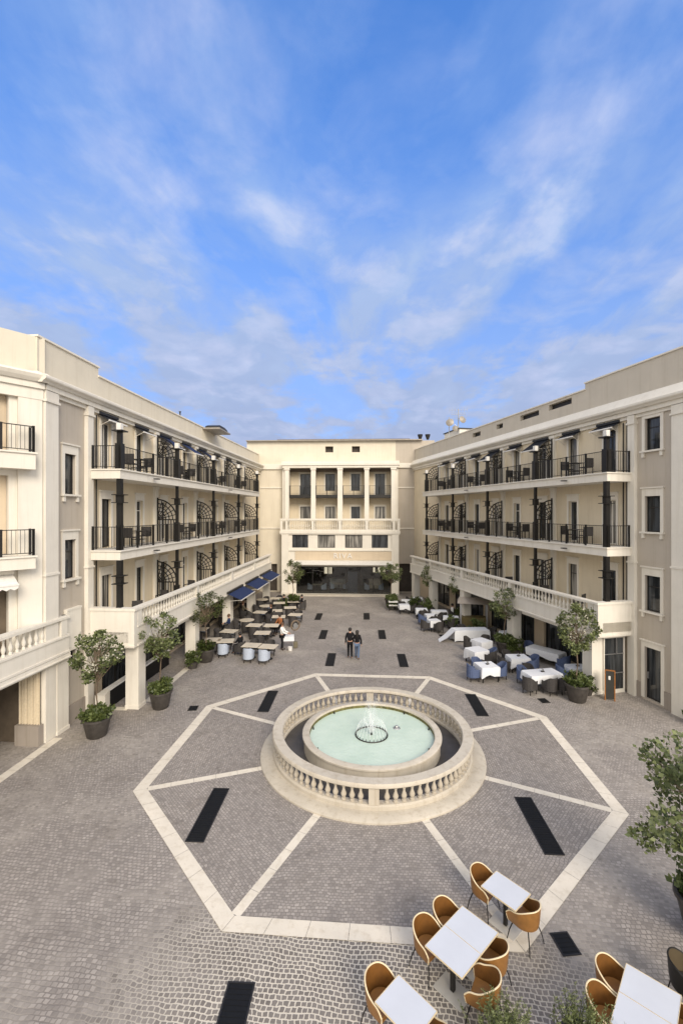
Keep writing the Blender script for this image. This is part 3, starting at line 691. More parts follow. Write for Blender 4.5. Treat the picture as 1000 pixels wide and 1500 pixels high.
for (a, b_) in ((-7.76, -5.42), (-4.95, -2.62), (-2.11, .20), (.66, 2.98)):
    B(a, 46.75, 10.10, b_, 48.3, 10.42).build('loggia_slab', M['dark'], BK)
    railing(BK, [(a+.05+ox, 46.85+oy), (b_-.05+ox, 46.85+oy)], 10.42, .95, .12, 1.1)
    B(a, 47.5, 12.9, b_, 47.55, 13.25).build('blind', M['brownin'], BK)
B(-8.5, 46.9, 6.6, -8.2, 48.3, 13.5).build('side_pier', M['white'], BK); B(3.45, 46.9, 6.6, 3.7, 48.3, 13.5).build('side_pier', M['white'], BK)
# lower block
wn = [(-7.33, -5.67), (-4.66, -2.86), (-1.82, -.04), (.93, 2.60)]
lh = [(a+ox, b_+ox, 4.88, 6.24) for a, b_ in wn] + [(-6.9+ox, 2.95+ox, .10, 2.95)]
MB().wall(-8.42+ox, 3.72+ox, 0, 6.4, 46.1+oy, lh, .25, -1, False).build('restaurant_wall', M['white'], BK)
for i, (a, b_) in enumerate(wn): window(BK, a+ox, b_+ox, 4.89, 6.23, 46.1+oy, -1, 'curtain' if i in (1, 2) else 'pane', 0, False, 1 if i in (0, 3) else 2, None, 'window', fr='dark')
B(-8.62, 45.9, 6.35, 3.85, 48.3, 6.62).box(-8.55+ox, 45.98+oy, 6.25, 3.8+ox, 46.1+oy, 6.35).build('terrace_slab', M['white'], BK)
B(-7.9, 45.98, 4.56, 3.1, 46.1, 4.70).build('sill_band', M['white'], BK)
B(-7.0, 46.03, 3.62, 3.0, 46.1, 4.52).build('fascia_panel', M['beige'], BK)
B(-7.1, 45.35, 3.18, 3.05, 46.1, 3.52).build('canopy', M['whitec'], BK)
for a in (-8.42, 2.98): B(a, 45.95, 0, a+.72, 46.1, 6.25).box(a-.03+ox, 45.92+oy, 0, a+.75+ox, 46.1+oy, .3).build('pilaster', M['white'], BK)
MB().tube((5.2, -1.7, 6.6), (5.2, -1.7, 6.61), .01)
# loggia terrace balustrade
bb = B(-8.55, 45.95, 6.62, 3.8, 46.12, 6.78).build('balustrade', M['white'], BK)
B(-8.58, 45.92, 7.72, 3.83, 46.16, 7.92).build('coping', M['white'], bb)
for a in (-8.45, -7.9, -5.18, -2.36, .43, 3.2, 3.7): B(a-.12, 45.955, 6.78, a+.12, 46.115, 7.72).build('pedestal', M['white'], bb)
for k in range(58):
    x = -7.6+k*.19
    if min(abs(x-a) for a in (-8.45, -7.9, -5.18, -2.36, .43, 3.2, 3.7)) < .17: continue
    q = bpy.data.objects.new('baluster', balm); COL.objects.link(q); q.parent = bb; q.location = (x+ox, 46.035+oy, 6.78); q.scale = (.75, .75, 1.52)
# restaurant: real interior behind glass
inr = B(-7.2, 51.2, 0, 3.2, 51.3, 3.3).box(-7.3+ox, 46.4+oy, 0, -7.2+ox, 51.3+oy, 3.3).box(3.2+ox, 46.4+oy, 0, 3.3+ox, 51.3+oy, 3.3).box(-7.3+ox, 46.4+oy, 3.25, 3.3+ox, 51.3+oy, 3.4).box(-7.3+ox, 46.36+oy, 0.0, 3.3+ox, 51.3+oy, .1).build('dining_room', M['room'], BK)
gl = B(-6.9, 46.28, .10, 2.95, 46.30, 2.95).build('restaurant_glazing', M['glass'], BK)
m = MB()
for x in (-6.9, -5.2, -3.4, -1.7, -.2, 1.05, 2.0, 2.92): bx(m, x-.03, 46.22, .1, x+.03, 46.28, 2.95)
bx(m, -6.9, 46.22, 2.86, 2.95, 46.275, 2.95); bx(m, -6.9, 46.22, .1, 2.95, 46.275, .18); m.build('glazing_bars', M['dark'], gl)
B(-1.55, 46.9, .1, -.55, 47.0, 2.3).build('inner_door', plain('blue_grey_door', (.07, .08, .11), .5), BK)
lampm = bpy.data.materials.new('warm_window'); lampm.use_nodes = True
lb = lampm.node_tree.nodes['Principled BSDF']; lb.inputs['Emission Color'].default_value = (1, .84, .6, 1); lb.inputs['Emission Strength'].default_value = .9
for x in (1.15, 1.75, 2.3): B(x, 51.1, 1.7, x+.26, 51.18, 2.3).build('lit_window', lampm, BK)
for x in (-4.4, -3.9): B(x, 51.1, 1.5, x+.35, 51.18, 2.3).build('lit_window', lampm, BK)
B(-3.6, 49.6, .1, -1.9, 50.0, 1.1).box(-3.7+ox, 49.5+oy, 1.1, -1.8+ox, 50.1+oy, 1.16).build('serving_counter', M['tbase'], BK)
B(.7, 49.5, .1, 2.9, 49.9, 1.1).box(.6+ox, 49.4+oy, 1.1, 3.0+ox, 50.0+oy, 1.17).build('serving_counter', M['beige'], BK)
# sign letters
def letters(txt, size, loc, mat, par, name='sign_letters', depth=.04):
    c = bpy.data.curves.new('t', 'FONT'); c.body = txt; c.size = size; c.extrude = depth; c.align_x = 'CENTER'; c.space_character = 1.25
    o = bpy.data.objects.new('t', c); COL.objects.link(o); bpy.context.view_layer.update()
    me = bpy.data.meshes.new_from_object(o.evaluated_get(bpy.context.evaluated_depsgraph_get())); bpy.data.objects.remove(o)
    me.transform(Matrix.Rotation(math.pi/2, 4, 'X')); q = bpy.data.objects.new(name, me); COL.objects.link(q); me.materials.clear(); me.materials.append(mat)
    q.parent = par; q.location = loc; return q
letters('RIVA', .78, (-2.05+ox, 45.98+oy, 3.80), M['whitec'], BK)

# ------------------------------------------------------------------ roof objects
rv = empty('roof_vent', (-10.6, 33.0, 14.72), 0, 'dark low curved vent housing on the left wing roof', 'roof vent')
MB().extr([(-1.2, .0), (-1.2, .12), (-.7, .28), (.5, .30), (1.2, .2), (1.2, 0)], -.8, .1).build('housing', M['dark'], rv)
MB().box(-1.1, -1.3, -.1, .3, 1.3, 0.0).build('curb', M['lead'], rv)
tag(MB().tube((-12.6, 30.2, 14.6), (-12.6, 30.2, 15.5), .05).tube((-12.6, 30.2, 15.5), (-12.6, 30.2, 15.56), .08).build('vent_pipe', M['dark']), 'thin dark vent pipe standing on the left wing roof', 'pipe')
sh = empty('roof_stair_house', (7.9, 43.0, 15.2), ra, 'small pale flat-topped box on the far end of the right roof', 'roof structure')
MB().box(-2.4, -1.6, -.3, .6, -.2, .95).build('wall', M['white'], sh); MB().box(-2.5, -1.7, .95, .7, -.1, 1.03).build('roof', M['dark'], sh)
an = empty('antenna_mast', (8.7, 41.0, 15.0), 0, 'pale grey satellite dishes and aerials clustered on the far right roof', 'antenna')
MB().tube((0, 0, 0), (0, 0, 3.0), .05).tube((-.8, .2, 0), (-.8, .2, 2.3), .04).tube((.4, 0, 1.0), (-.9, 0, 2.0), .02).build('mast', M['metal'], an)
for (x, z, r, t) in ((-.8, 1.75, .36, -20), (.35, 2.0, .34, 25), (-.3, 1.2, .28, 0)):
    d = MB().lathe([(.01, .14), (r*.6, .07), (r, 0), (r, -.02), (r*.6, .04), (.01, .11)], n=18).build('satellite_dish', M['lead'], an, True, loc=(x, -.15, z)); d.rotation_euler = (R(75), 0, R(t))
for (z, l) in ((2.9, .8), (2.5, .6), (2.1, .7)):
    b = MB().tube((-l, 0, z), (l, 0, z), .012)
    for i in range(7): b.tube((-l+i*l/3, 0, z-.22), (-l+i*l/3, 0, z+.22), .010)
    b.build('aerial', M['metal'], an)
for (x, t) in ((6.1, 'left'), (6.9, 'right')):
    o = MB().lathe([(.12, 0), (.26, .42), (.28, .55), (.10, .55)], n=14).build('roof_cowl', M['dark'], loc=(x, 47.7, 16.3), smooth=True)
    tag(o, 'dark cone-shaped roof cowl at the end building corner, %s of the two' % t, 'roof cowl', 'roof cowls')

# ------------------------------------------------------------------ vegetation
def leaf_cloud(mb, c, rx, rz, n, size, clumps=22, seed=0, up=0, hang=.0, small=0):
    rnd = random.Random(seed); cl = []
    for i in range(clumps):
        a = rnd.uniform(0, 6.28); u = rnd.uniform(-1, 1); q = rnd.uniform(.35, 1.0)**.6
        s = math.sqrt(1-u*u); cl.append((c[0]+rx*q*s*math.cos(a), c[1]+rx*q*s*math.sin(a), c[2]+rz*q*u, rnd.uniform(.13, .27 if small else .42)*rx))
    for i in range(n):
        x, y, z, r = rnd.choice(cl)
        p = Vector((rnd.gauss(0, 1), rnd.gauss(0, 1), rnd.gauss(0, 1))); p.normalize(); p *= r*rnd.uniform(.15, 1.0)**.5*1.15
        p = p + Vector((x, y, z)); d = Vector((rnd.gauss(0, 1), rnd.gauss(0, 1), rnd.gauss(0, .7)+up)); d.normalize()
        w = d.orthogonal().normalized(); w.rotate(Matrix.Rotation(rnd.uniform(0, 6.28), 3, d)) if False else None
        s = size*rnd.uniform(.6, 1.35); t = d.cross(w).normalized()*rnd.uniform(-.5, .5)
        w = (w+t).normalized()*s*.34
        mb.add([p, p+d*s*.5+w, p+d*s, p+d*s*.5-w], [(0, 1, 2, 3)])
    return cl
def tree_make(v, pot=True, crown_r=1.0, crown_z=3.15, crown_h=1.05, n=3600, blossom=0, lf=.115):
    e = empty('potted_tree')
    if pot:
        MB().lathe([(.01, 0), (.33, 0), (.36, .03), (.50, .66), (.54, .68), (.54, .76), (.48, .76), (.46, .66), (.01, .64)], n=22).build('pot', M['pot'], e, True)
        MB().lathe([(.01, .66), (.45, .66), (.45, .62), (.01, .62)], n=18).build('soil', M['soil'], e)
        u = MB(); leaf_cloud(u, (0, 0, .90), .50, .20, 1100, .13, 16, 90+v, .6); u.build('underplanting', M['leafb'], e, fix=False)
    rnd = random.Random(40+v); tr = MB()
    pts = [(0, 0, .6), (.02, .03, 1.1), (-.03, .02, 1.6), (.03, -.02, 2.1), (.0, 0, 2.45)]
    tr.path(pts, [.045, .038, .034, .030, .03], 7)
    cr = MB(); cl = leaf_cloud(cr, (0, 0, crown_z), crown_r*.92, crown_h*.92, n, lf, 34, 7*v+3, .35, small=1)
    for i, (x, y, z, r) in enumerate(cl[:30]):
        s = Vector(pts[-1 if i % 2 else -2]); m = s.lerp(Vector((x, y, z)), .5) + Vector((rnd.uniform(-.08, .08), rnd.uniform(-.08, .08), .10))
        tr.path([s, m, (x, y, z)], [.022, .013, .005], 5)
    tr.build('trunk', M['bark'], e, True)
    cr.build('crown', M['leafa'], e, fix=False)
    if blossom:
        b = MB(); leaf_cloud(b, (.15, -.1, crown_z+.15), crown_r*.78, crown_h*.62, blossom, .085, 20, 7*v+3, .1); b.build('blossom', M['leafc'], e, fix=False)
    return e
TK = [Kind(lambda v=v: tree_make(v, n=(2000, 1700, 2200)[v], crown_h=(1.05, 1.15, 1.0)[v], crown_r=(1.05, .95, 1.1)[v], blossom=(520, 420, 160)[v])) for v in range(3)]
TK.append(Kind(lambda: tree_make(7, n=5200, crown_r=1.5, crown_z=2.35, crown_h=1.15, lf=.10)))
GT = 'small potted trees round the courtyard'
for (v, x, y, rz, sc, t) in [
    (0, -10.2, 16.65, .3, 1.02, 'potted tree with pale sprigs beside the near left pier, closest on the left'),
    (1, -8.88, 19.2, 1.9, 1.0, 'potted tree in a dark pot in front of the first left arcade pier'),
    (2, -9.0, 25.2, 4.2, .98, 'potted tree at the second left arcade pier by the cafe tables'),
    (0, 9.75, 20.75, 2.2, 1.0, 'potted tree beside the white clothed tables, closest on the right'),
    (1, 8.65, 27.6, .4, 1.0, 'potted tree at the second right arcade pier behind the blue chairs'),
    (2, 7.6, 34.6, 2.9, 1.03, 'bushy potted tree between the third and fourth right arcade piers'),
    (0, 6.0, 39.2, 5.2, .95, 'potted tree at the far right end of the right arcade'),
    (1, -6.15, 39.2, 3.3, 1.05, 'potted tree left of the restaurant glazing'),
    (2, 2.55, 40.4, 1.2, 1.02, 'potted tree right of the restaurant glazing'),
    (3, 6.95, 9.3, .9, 1.08, 'wide potted tree cut by the right picture edge, nearest the camera')]:
    q_ = (1, .93, 1.06, .97)[int(abs(x*7)) % 4]; TK[v].put((x, y, 0), rz, t, 'tree', GT, (sc*q_, sc/q_, sc*(1, .96, 1.04)[int(abs(y*3)) % 3]))
def shrub_make(n=900, r=.42, h=.35, pr=.3, ph=.35, up=.6, sz=.12, seed=5, leaf='leafb'):
    e = empty('potted_shrub')
    MB().lathe([(.01, 0), (pr*.75, 0), (pr, ph), (pr*.85, ph), (.01, ph-.04)], n=18).build('pot', M['pot'], e, True)
    u = MB(); leaf_cloud(u, (0, 0, ph+h*.6), r, h, n, sz, 14, seed, up); u.build('foliage', M[leaf], e, fix=False); return e
SH = Kind(shrub_make)
for (x, y, sc, t) in [(9.0, 26.9, 1.15, 'low green shrub in a dark pot at the foot of the second right pier'), (10.55, 21.5, .9, 'low shrub in a pot by the glazed right arcade end'),
                      (4.5, 38.6, 1.3, 'dark shrub planter at the head of the far right tables'), (2.6, 39.3, 1.1, 'low shrub on the plaza below the right restaurant tree'),
                      (5.4, 37.4, 1.2, 'dark bushy planter among the far right tables'), (7.9, 31.3, 1.2, 'low shrub planter behind the long draped table'),
                      (-9.35, 24.1, 1.0, 'dark spiky shrub left of the second left arcade pier'), (13.4, 18.6, .9, 'small shrub at the right picture edge by the taupe wall'),
                      (6.55, 33.1, 1.0, 'shrub planter beside the small roofed stand'), (-6.9, 38.9, 1.0, 'low shrub beside the left restaurant tree')]:
    SH.put((x, y, 0), x, t, 'shrub', 'low potted shrubs', sc)
def grassy_make():
    e = empty('planter_shrub')
    MB().box(-.5, -.22, 0, .5, .22, .45).build('planter_box', M['pot'], e, bevel=.01)
    u = MB(); rnd = random.Random(3)
    for i in range(120):
        x = rnd.gauss(0, .24); y = rnd.gauss(0, .15); p = Vector((x, y, .42)); d = Vector((x*1.1+rnd.gauss(0, .28), y*1.4+rnd.gauss(0, .28), 1)).normalized(); l = rnd.uniform(.22, .62)*(1.15-abs(x))
        u.tube(p, p+d*l, .005, .002, 4)
        for k in range(int(l*62)):
            q = p+d*(l*(.12+.88*rnd.random())); w = Vector((rnd.gauss(0, 1), rnd.gauss(0, 1), rnd.gauss(.5, .5))).normalized(); t = w.orthogonal().normalized()*.0075; g = rnd.uniform(.035, .075)
            u.add([q, q+w*g*.5+t, q+w*g, q+w*g*.5-t], [(0, 1, 2, 3)])
    u.build('foliage', M['leafa'], e, fix=False); return e
PL = Kind(grassy_make)
PL.put((2.16, 6.95, 0), R(35), 'grassy shrub in front of the four-chair tan table at the bottom edge', 'shrub', 'grassy planters at the bottom edge', (.85, .9, .95))
PL.put((3.42, 6.95, 0), R(115), 'upright grassy shrub at the bottom edge, right of the tan chair group', 'shrub', 'grassy planters at the bottom edge', (.75, .9, 1.12))

# ------------------------------------------------------------------ tan tub chairs and white tables in the foreground
def tub_chair(rim='piping', shell='tan', inner='tanin', leg='iron', W=.29, name='tub_chair'):
    e = empty(name)                         # faces +y (open front toward +y)
    path = []
    for i in range(9): path.append((W, .24-.24*i/8*1.0))
    for i in range(1, 20): a = math.pi*i/20; path.append((W*math.cos(a), -W*1.02*math.sin(a)))
    for i in range(9): path.append((-W, .0+.24*i/8))
    m = len(path)
    def hh(i):
        x, y = path[i]; t = max(0, min(1, (-y+.12)/(W+.12))); t = t*t*(3-2*t)
        fr = max(0, (y-.10)/.14); return .655+.155*t-.10*fr*fr
    rows = 6; outer = []; inn = []
    for j in range(rows+1):
        f = j/rows
        for i in range(m):
            x, y = path[i]; k = .86+.14*f**.6; z = .40+(hh(i)-.40)*f; outer.append((x*k, y*k, z)); inn.append((x*k*.93, y*k*.93 if y < 0 else y*k, z))
    q = lambda o: [(o+j*m+i, o+j*m+i+1, o+(j+1)*m+i+1, o+(j+1)*m+i) for j in range(rows) for i in range(m-1)]
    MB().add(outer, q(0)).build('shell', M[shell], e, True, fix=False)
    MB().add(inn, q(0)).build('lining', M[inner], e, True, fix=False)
    top = [((outer[rows*m+i][0]+inn[rows*m+i][0])/2, (outer[rows*m+i][1]+inn[rows*m+i][1])/2, outer[rows*m+i][2]) for i in range(m)]
    ends = lambda i: [((outer[j*m+i][0]+inn[j*m+i][0])/2, (outer[j*m+i][1]+inn[j*m+i][1])/2, outer[j*m+i][2]) for j in range(rows+1)]
    MB().path(ends(0) + top[1:-1] + list(reversed(ends(m-1))), .013, 6).build('piping', M[rim], e, True)
    s = MB(); poly = [(x*.84, y*.84) for x, y in path]; s.prism(poly, .39, .415); s.prism([(x*.9, y*.9+.01) for x, y in poly], .415, .455)
    s.build('seat', M[shell], e, bevel=.008)
    for (x, y) in ((.20, .18), (-.20, .18), (.19, -.20), (-.19, -.20)):
        MB().path([(x*.8, y*.8, .40), (x*1.12, y*1.12, .2), (x*1.3, y*1.3, 0)], [.012, .011, .009], 6).build('leg', M[leg], e, True)
    return e
TC = Kind(tub_chair)
def square_table(w=.76, l=.60, bw=.40, bl=.58, name='square_table'):
    e = empty(name)
    MB().box(-w/2, -l/2, .722, w/2, l/2, .75).build('table_top', M['ttop'], e, bevel=.004)
    r = MB(); t = .006
    r.box(-w/2-t, -l/2-t, .724, w/2+t, -l/2-.0005, .7535).box(-w/2-t, l/2+.0005, .724, w/2+t, l/2+t, .7535).box(-w/2-t, -l/2, .724, -w/2-.0005, l/2, .7535).box(w/2+.0005, -l/2, .724, w/2+t, l/2, .7535)
    r.build('edge_band', M['piping'], e)
    MB().box(-.035, -.035, .03, .035, .035, .70).box(-.2, -.03, .70, .2, .03, .722).box(-.03, -.2, .699, .03, .2, .7215).build('pedestal', M['dark'], e)
    MB().box(-bl/2, -bw/2, .006, bl/2, bw/2, .022).build('base_plate', M['tbase'], e, bevel=.003)
    return e
ST = Kind(square_table)
GT2 = 'white square tables in the foreground'; GC = 'tan tub chairs in the foreground'
NW = Vector((-.69, .72))
def sideof(tc, off, lat, ang_dir, jit=0):
    d = Vector(ang_dir); l = Vector((-d.y, d.x)); p = Vector(tc)+d*off+l*lat
    return (p.x, p.y, 0), math.atan2(-d.y, -d.x)-math.pi/2+jit     # chair +y faces the table
def tset(tc, ang, what): ST.put((tc[0], tc[1], 0), ang, what, 'table', GT2)
ax = (-.69, .72)
tset((2.96, 9.39), R(-47), 'single white square table beside the octagon corner, farthest of the foreground tables')
for off, sgn, j, t in ((.50, 1, .06, 'tan tub chair at the far left end of the farthest foreground table'), (.42, -1, -.1, 'tan tub chair at the near right end of the farthest foreground table')):
    p, r = sideof((2.96, 9.39), off, .0, (ax[0]*sgn, ax[1]*sgn), j); TC.put(p, r, t, 'chair', GC)
u = Vector((.705, .705)); 
for s_, t in ((1, 'white square table, far half of the joined four-chair pair'), (-1, 'white square table, near half of the joined four-chair pair')):
    tset((1.825+u.x*.303*s_, 8.27+u.y*.303*s_), R(-45), t)
ax2 = (-.705, .71)
for s_, off, sg_, j, t in ((1, .52, 1, .08, 'tan tub chair on the upper left side of the joined pair, farther one'), (-1, .54, 1, -.06, 'tan tub chair on the upper left side of the joined pair, nearer one'),
                    (1, .42, -1, .1, 'tan tub chair on the lower right side of the joined pair, farther one'), (-1, .60, -1, .28, 'tan tub chair on the lower right side of the joined pair, pulled out a little')):
    p, r = sideof((1.825+u.x*.303*s_, 8.27+u.y*.303*s_), off, 0, (ax2[0]*sg_, ax2[1]*sg_), j); TC.put(p, r, t, 'chair', GC)
tset((.68, 7.10), R(-43.5), 'white square table cut by the bottom edge, leftmost of the foreground tables')
p, r = sideof((.68, 7.10), .50, .0, (-.725, .69), 0); TC.put(p, r, 'tan tub chair at the leftmost foreground table, upper left of it', 'chair', GC)
p, r = sideof((.68, 7.10), .46, .0, (.725, -.69), 0); TC.put(p, r, 'tan tub chair mostly cut by the bottom edge, right of the leftmost foreground table', 'chair', GC)
v = Vector((-.64, -.77)); w_ = (.77, -.64)
for s_, t in ((-1, 'white square table at the bottom right, far half of the joined pair there'), (1, 'white square table at the bottom right, near half of the joined pair there')):
    c = (4.48+v.x*.303*s_, 7.25+v.y*.303*s_); tset(c, math.atan2(-.64, .77), t)
    p, r = sideof(c, .50, 0, (-.77, .64), .0); TC.put(p, r, 'tan tub chair left of the bottom right table pair, %s one' % ('farther' if s_ < 0 else 'nearer'), 'chair', GC)
    p, r = sideof(c, .52, 0, (.77, -.64), .0); TC.put(p, r, 'tan tub chair right of the bottom right table pair, %s one' % ('farther' if s_ < 0 else 'nearer'), 'chair', GC)
TCB = Kind(lambda: tub_chair('iron', 'dark', 'oliveseat'))
TCB.put((5.60, 7.92, 0), R(-116), 'black tub chair with olive-brown lining at the bottom right edge', 'chair', None, 1.05)

# ------------------------------------------------------------------ cafe furniture
def wicker_chair(shell, cush):
    e = empty('wicker_chair')
    W = .30; path = [(W, .26), (W, .1), (W, 0)] + [(W*math.cos(math.pi*i/8), -W*math.sin(math.pi*i/8)) for i in range(1, 8)] + [(-W, 0), (-W, .1), (-W, .26)]
    n = len(path); vs = []
    for f in (0, 1):
        for k in (1.0, .90):
            for x, y in path: vs.append((x*k, y*k if y < 0 else y, .22 if f == 0 else .62+.22*max(0, min(1, (-y+.1)/.3))))
    fs = []
    for i in range(n-1): fs += [(i, i+1, 2*n+i+1, 2*n+i), (n+i, n+i+1, 3*n+i+1, 3*n+i), (2*n+i, 2*n+i+1, 3*n+i+1, 3*n+i), (i, i+1, n+i+1, n+i)]
    fs += [(0, n, 3*n, 2*n), (n-1, 2*n-1, 4*n-1, 3*n-1)]
    MB().add(vs, fs).build('shell', M[shell], e)
    MB().prism([(x*.88, y*.88) for x, y in path], .30, .36).build('seat', M[shell], e)
    MB().prism([(x*.84, y*.84) for x, y in path], .36, .46).build('cushion', M[cush], e, bevel=.02)
    for (x, y) in ((.25, .22), (-.25, .22), (.19, -.19), (-.19, -.19)): MB().tube((x, y, 0), (x, y, .3), .02, n=6).build('leg', M['iron'], e)
    return e
WC = Kind(lambda: wicker_chair('wicker', 'cushion')); WB = Kind(lambda: wicker_chair('bluew', 'bluew')); WK = Kind(lambda: wicker_chair('wicker', 'wicker'))
def cloth_mesh(w, l, drop, seed, ground=None):
    rnd = random.Random(seed); n = 44; per = []
    for i in range(n):
        t = i/n*2*(w+l)
        if t < w: p = (-w/2+t, -l/2)
        elif t < w+l: p = (w/2, -l/2+t-w)
        elif t < 2*w+l: p = (w/2-(t-w-l), l/2)
        else: p = (-w/2, l/2-(t-2*w-l))
        per.append(p)
    vs = [(x, y, .765) for x, y in per]; ph = rnd.uniform(0, 6)
    for k, f in enumerate((.12, .55, 1.0)):
        for i, (x, y) in enumerate(per):
            r = 1+.02*f+.05*f*math.sin(i*1.9+ph)+.03*f*math.sin(i*.7+ph*2); corner = (abs(x)/(w/2))*(abs(y)/(l/2)); z = .76-drop*f*(1+.35*corner+.10*math.sin(i*.9+ph))
            vs.append((x*r*(1+.03), y*r*(1+.03), max(z, .01)))
    fs = [tuple(range(n))] + [(k*n+i, k*n+(i+1) % n, (k+1)*n+(i+1) % n, (k+1)*n+i) for k in range(3) for i in range(n)]
    return MB().add(vs, fs)
def ctable_make(w, l):
    e = empty('dining_table')
    MB().box(-w/2, -l/2, .72, w/2, l/2, .75).build('table_top', M['wicker'], e)
    for (x, y) in ((1, 1), (-1, 1), (1, -1), (-1, -1)): MB().box(x*(w/2-.07)-.025, y*(l/2-.07)-.025, 0, x*(w/2-.07)+.025, y*(l/2-.07)+.025, .72).build('leg', M['iron'], e)
    return e
def plate_set(x, y, rz, what):
    e = empty('table_caddy', (x, y, .765), rz, 'small dark condiment caddy on ' + what, 'caddy', 'condiment caddies')
    MB().box(-.08, -.05, 0, .08, .05, .05).build('tray', M['dark'], e); MB().tube((-.03, 0, .05), (-.03, 0, .17), .025).tube((.04, 0, .05), (.04, 0, .13), .03).build('jars', M['metal'], e)
def clothed(x, y, w, l, rz, what, chairs, drop=.32, seed=1, caddy=True):
    t = ctable_make(w, l); t.location = (x, y, 0); t.rotation_euler.z = rz; tag(t, 'dark-legged dining table under ' + what, 'table', 'cloth covered cafe tables')
    c = cloth_mesh(w, l, drop, seed).build('tablecloth', M['cloth'], None, True, loc=(x, y, 0), rot=rz); tag(c, 'white tablecloth, ' + what, 'tablecloth', 'white tablecloths')
    if caddy: plate_set(x+.05, y+.05, rz+.3, what)
    for (K, a, off, lat, nm) in chairs:
        A = rz+R(a); d = Vector((math.cos(A), math.sin(A))); q = Vector((-d.y, d.x)); p = Vector((x, y))+d*off+q*lat
        col = 'blue woven' if K is WB else ('dark wicker' if K is WK else 'cushioned wicker')
        K.put((p.x, p.y, 0), A+math.pi-math.pi/2+random.uniform(-.15, .15), '%s chair %s %s' % (col, nm, what), 'chair', col+' cafe chairs')
clothed(6.35, 23.15, .95, .95, R(12), 'the square cloth nearest the octagon', [(WB, 180, .78, 0, 'on the left of'), (WB, 0, .78, 0, 'on the right of'), (WB, 100, .82, .0, 'behind')], .36, 3)
clothed(8.40, 24.55, 1.05, .85, R(5), 'the cloth by the second pier', [(WK, 180, .85, .1, 'on the left of'), (WB, -70, .75, .1, 'in front of'), (WB, 0, .85, 0, 'on the right of'), (WK, 110, .8, 0, 'behind')], .36, 4)
clothed(8.75, 22.2, 1.7, .9, R(14), 'the wide cloth left of the nearest tree', [(WC, 205, 1.15, 0, 'at the left end of'), (WK, -90, .78, -.1, 'in front of'), (WK, -90, .8, .55, 'front right of'), (WB, 115, .9, .2, 'behind'), (WC, 80, .85, .3, 'at the back right of')], .30, 5)
clothed(10.4, 25.9, 1.9, .85, R(-50), 'the long cloth inside the arcade doorway', [(WB, 160, 1.3, 0, 'at the far end of'), (WB, -15, 1.3, 0, 'at the near end of')], .34, 6, False)
clothed(10.85, 23.1, .9, .8, R(5), 'the small cloth behind the nearest tree', [(WB, 175, .75, 0, 'on the left of'), (WK, -90, .7, 0, 'in front of')], .3, 7)
clothed(6.5, 25.75, 1.0, .95, R(25), 'the heaped cloth by the blue chairs', [(WB, -20, .85, 0, 'on the right of'), (WK, -70, .8, .2, 'on the near side of')], .42, 8, False)
clothed(7.25, 27.6, .9, .9, R(30), 'the crooked cloth behind the heaped one', [(WK, 30, .85, 0, 'on the right of'), (WK, 120, .8, 0, 'behind')], .4, 9, False)
clothed(7.2, 30.2, 2.3, .85, R(6), 'the long white draped table on the right', [(WK, 0, 1.5, 0, 'at the right end of'), (WK, 90, .8, .3, 'behind')], .55, 10, False)
tail = MB(); n = 8
tail.add([(0, -.42, .75), (0, .42, .75), (-.55, -.45, .3), (-.5, .42, .28), (-1.05, -.4, .01), (-.95, .3, .01)], [(0, 1, 3, 2), (2, 3, 5, 4)])
tail.add([(0, -.42, .73), (0, .42, .73), (-.54, -.45, .27), (-.49, .42, .25), (-1.04, -.4, .0), (-.94, .3, .0)], [(0, 1, 3, 2), (2, 3, 5, 4)])
tag(tail.build('cloth_drape', M['cloth'], loc=(6.05, 30.1, .006), rot=R(6), fix=False), 'white cloth slanting to the ground off the left end of the long table', 'tablecloth')
clothed(4.75, 36.3, .9, .7, R(0), 'the far small cloth nearest the plaza', [(WK, 0, .75, 0, 'on the right of'), (WK, 90, .7, 0, 'behind'), (WK, -90, .7, 0, 'in front of')], .3, 11, False)
clothed(6.05, 35.7, 1.2, .7, R(0), 'the cloth by the fourth right pier', [(WK, -90, .7, .2, 'in front of'), (WK, 180, .9, 0, 'on the left of')], .2, 12, False)
clothed(6.6, 33.7, 1.1, .7, R(-8), 'the far cloth in front of the roofed stand', [(WK, 180, .9, 0, 'on the left of'), (WK, -90, .7, 0, 'in front of')], .15, 13, False)
clothed(5.2, 34.3, .8, .7, R(10), 'the far cloth with one blue chair', [(WB, 180, .7, 0, 'on the left of'), (WK, 0, .7, 0, 'on the right of'), (WK, -90, .7, 0, 'in front of')], .3, 14, False)
clothed(3.9, 39.9, .9, .7, 0, 'the farthest cloth before the end building', [(WK, 180, .75, 0, 'on the left of'), (WC, 0, .75, 0, 'on the right of')], .3, 15, False)
clothed(5.0, 41.0, .9, .7, 0, 'the cloth at the far arcade end', [(WK, 180, .75, 0, 'on the left of'), (WC, -90, .75, 0, 'in front of')], .3, 16, False)

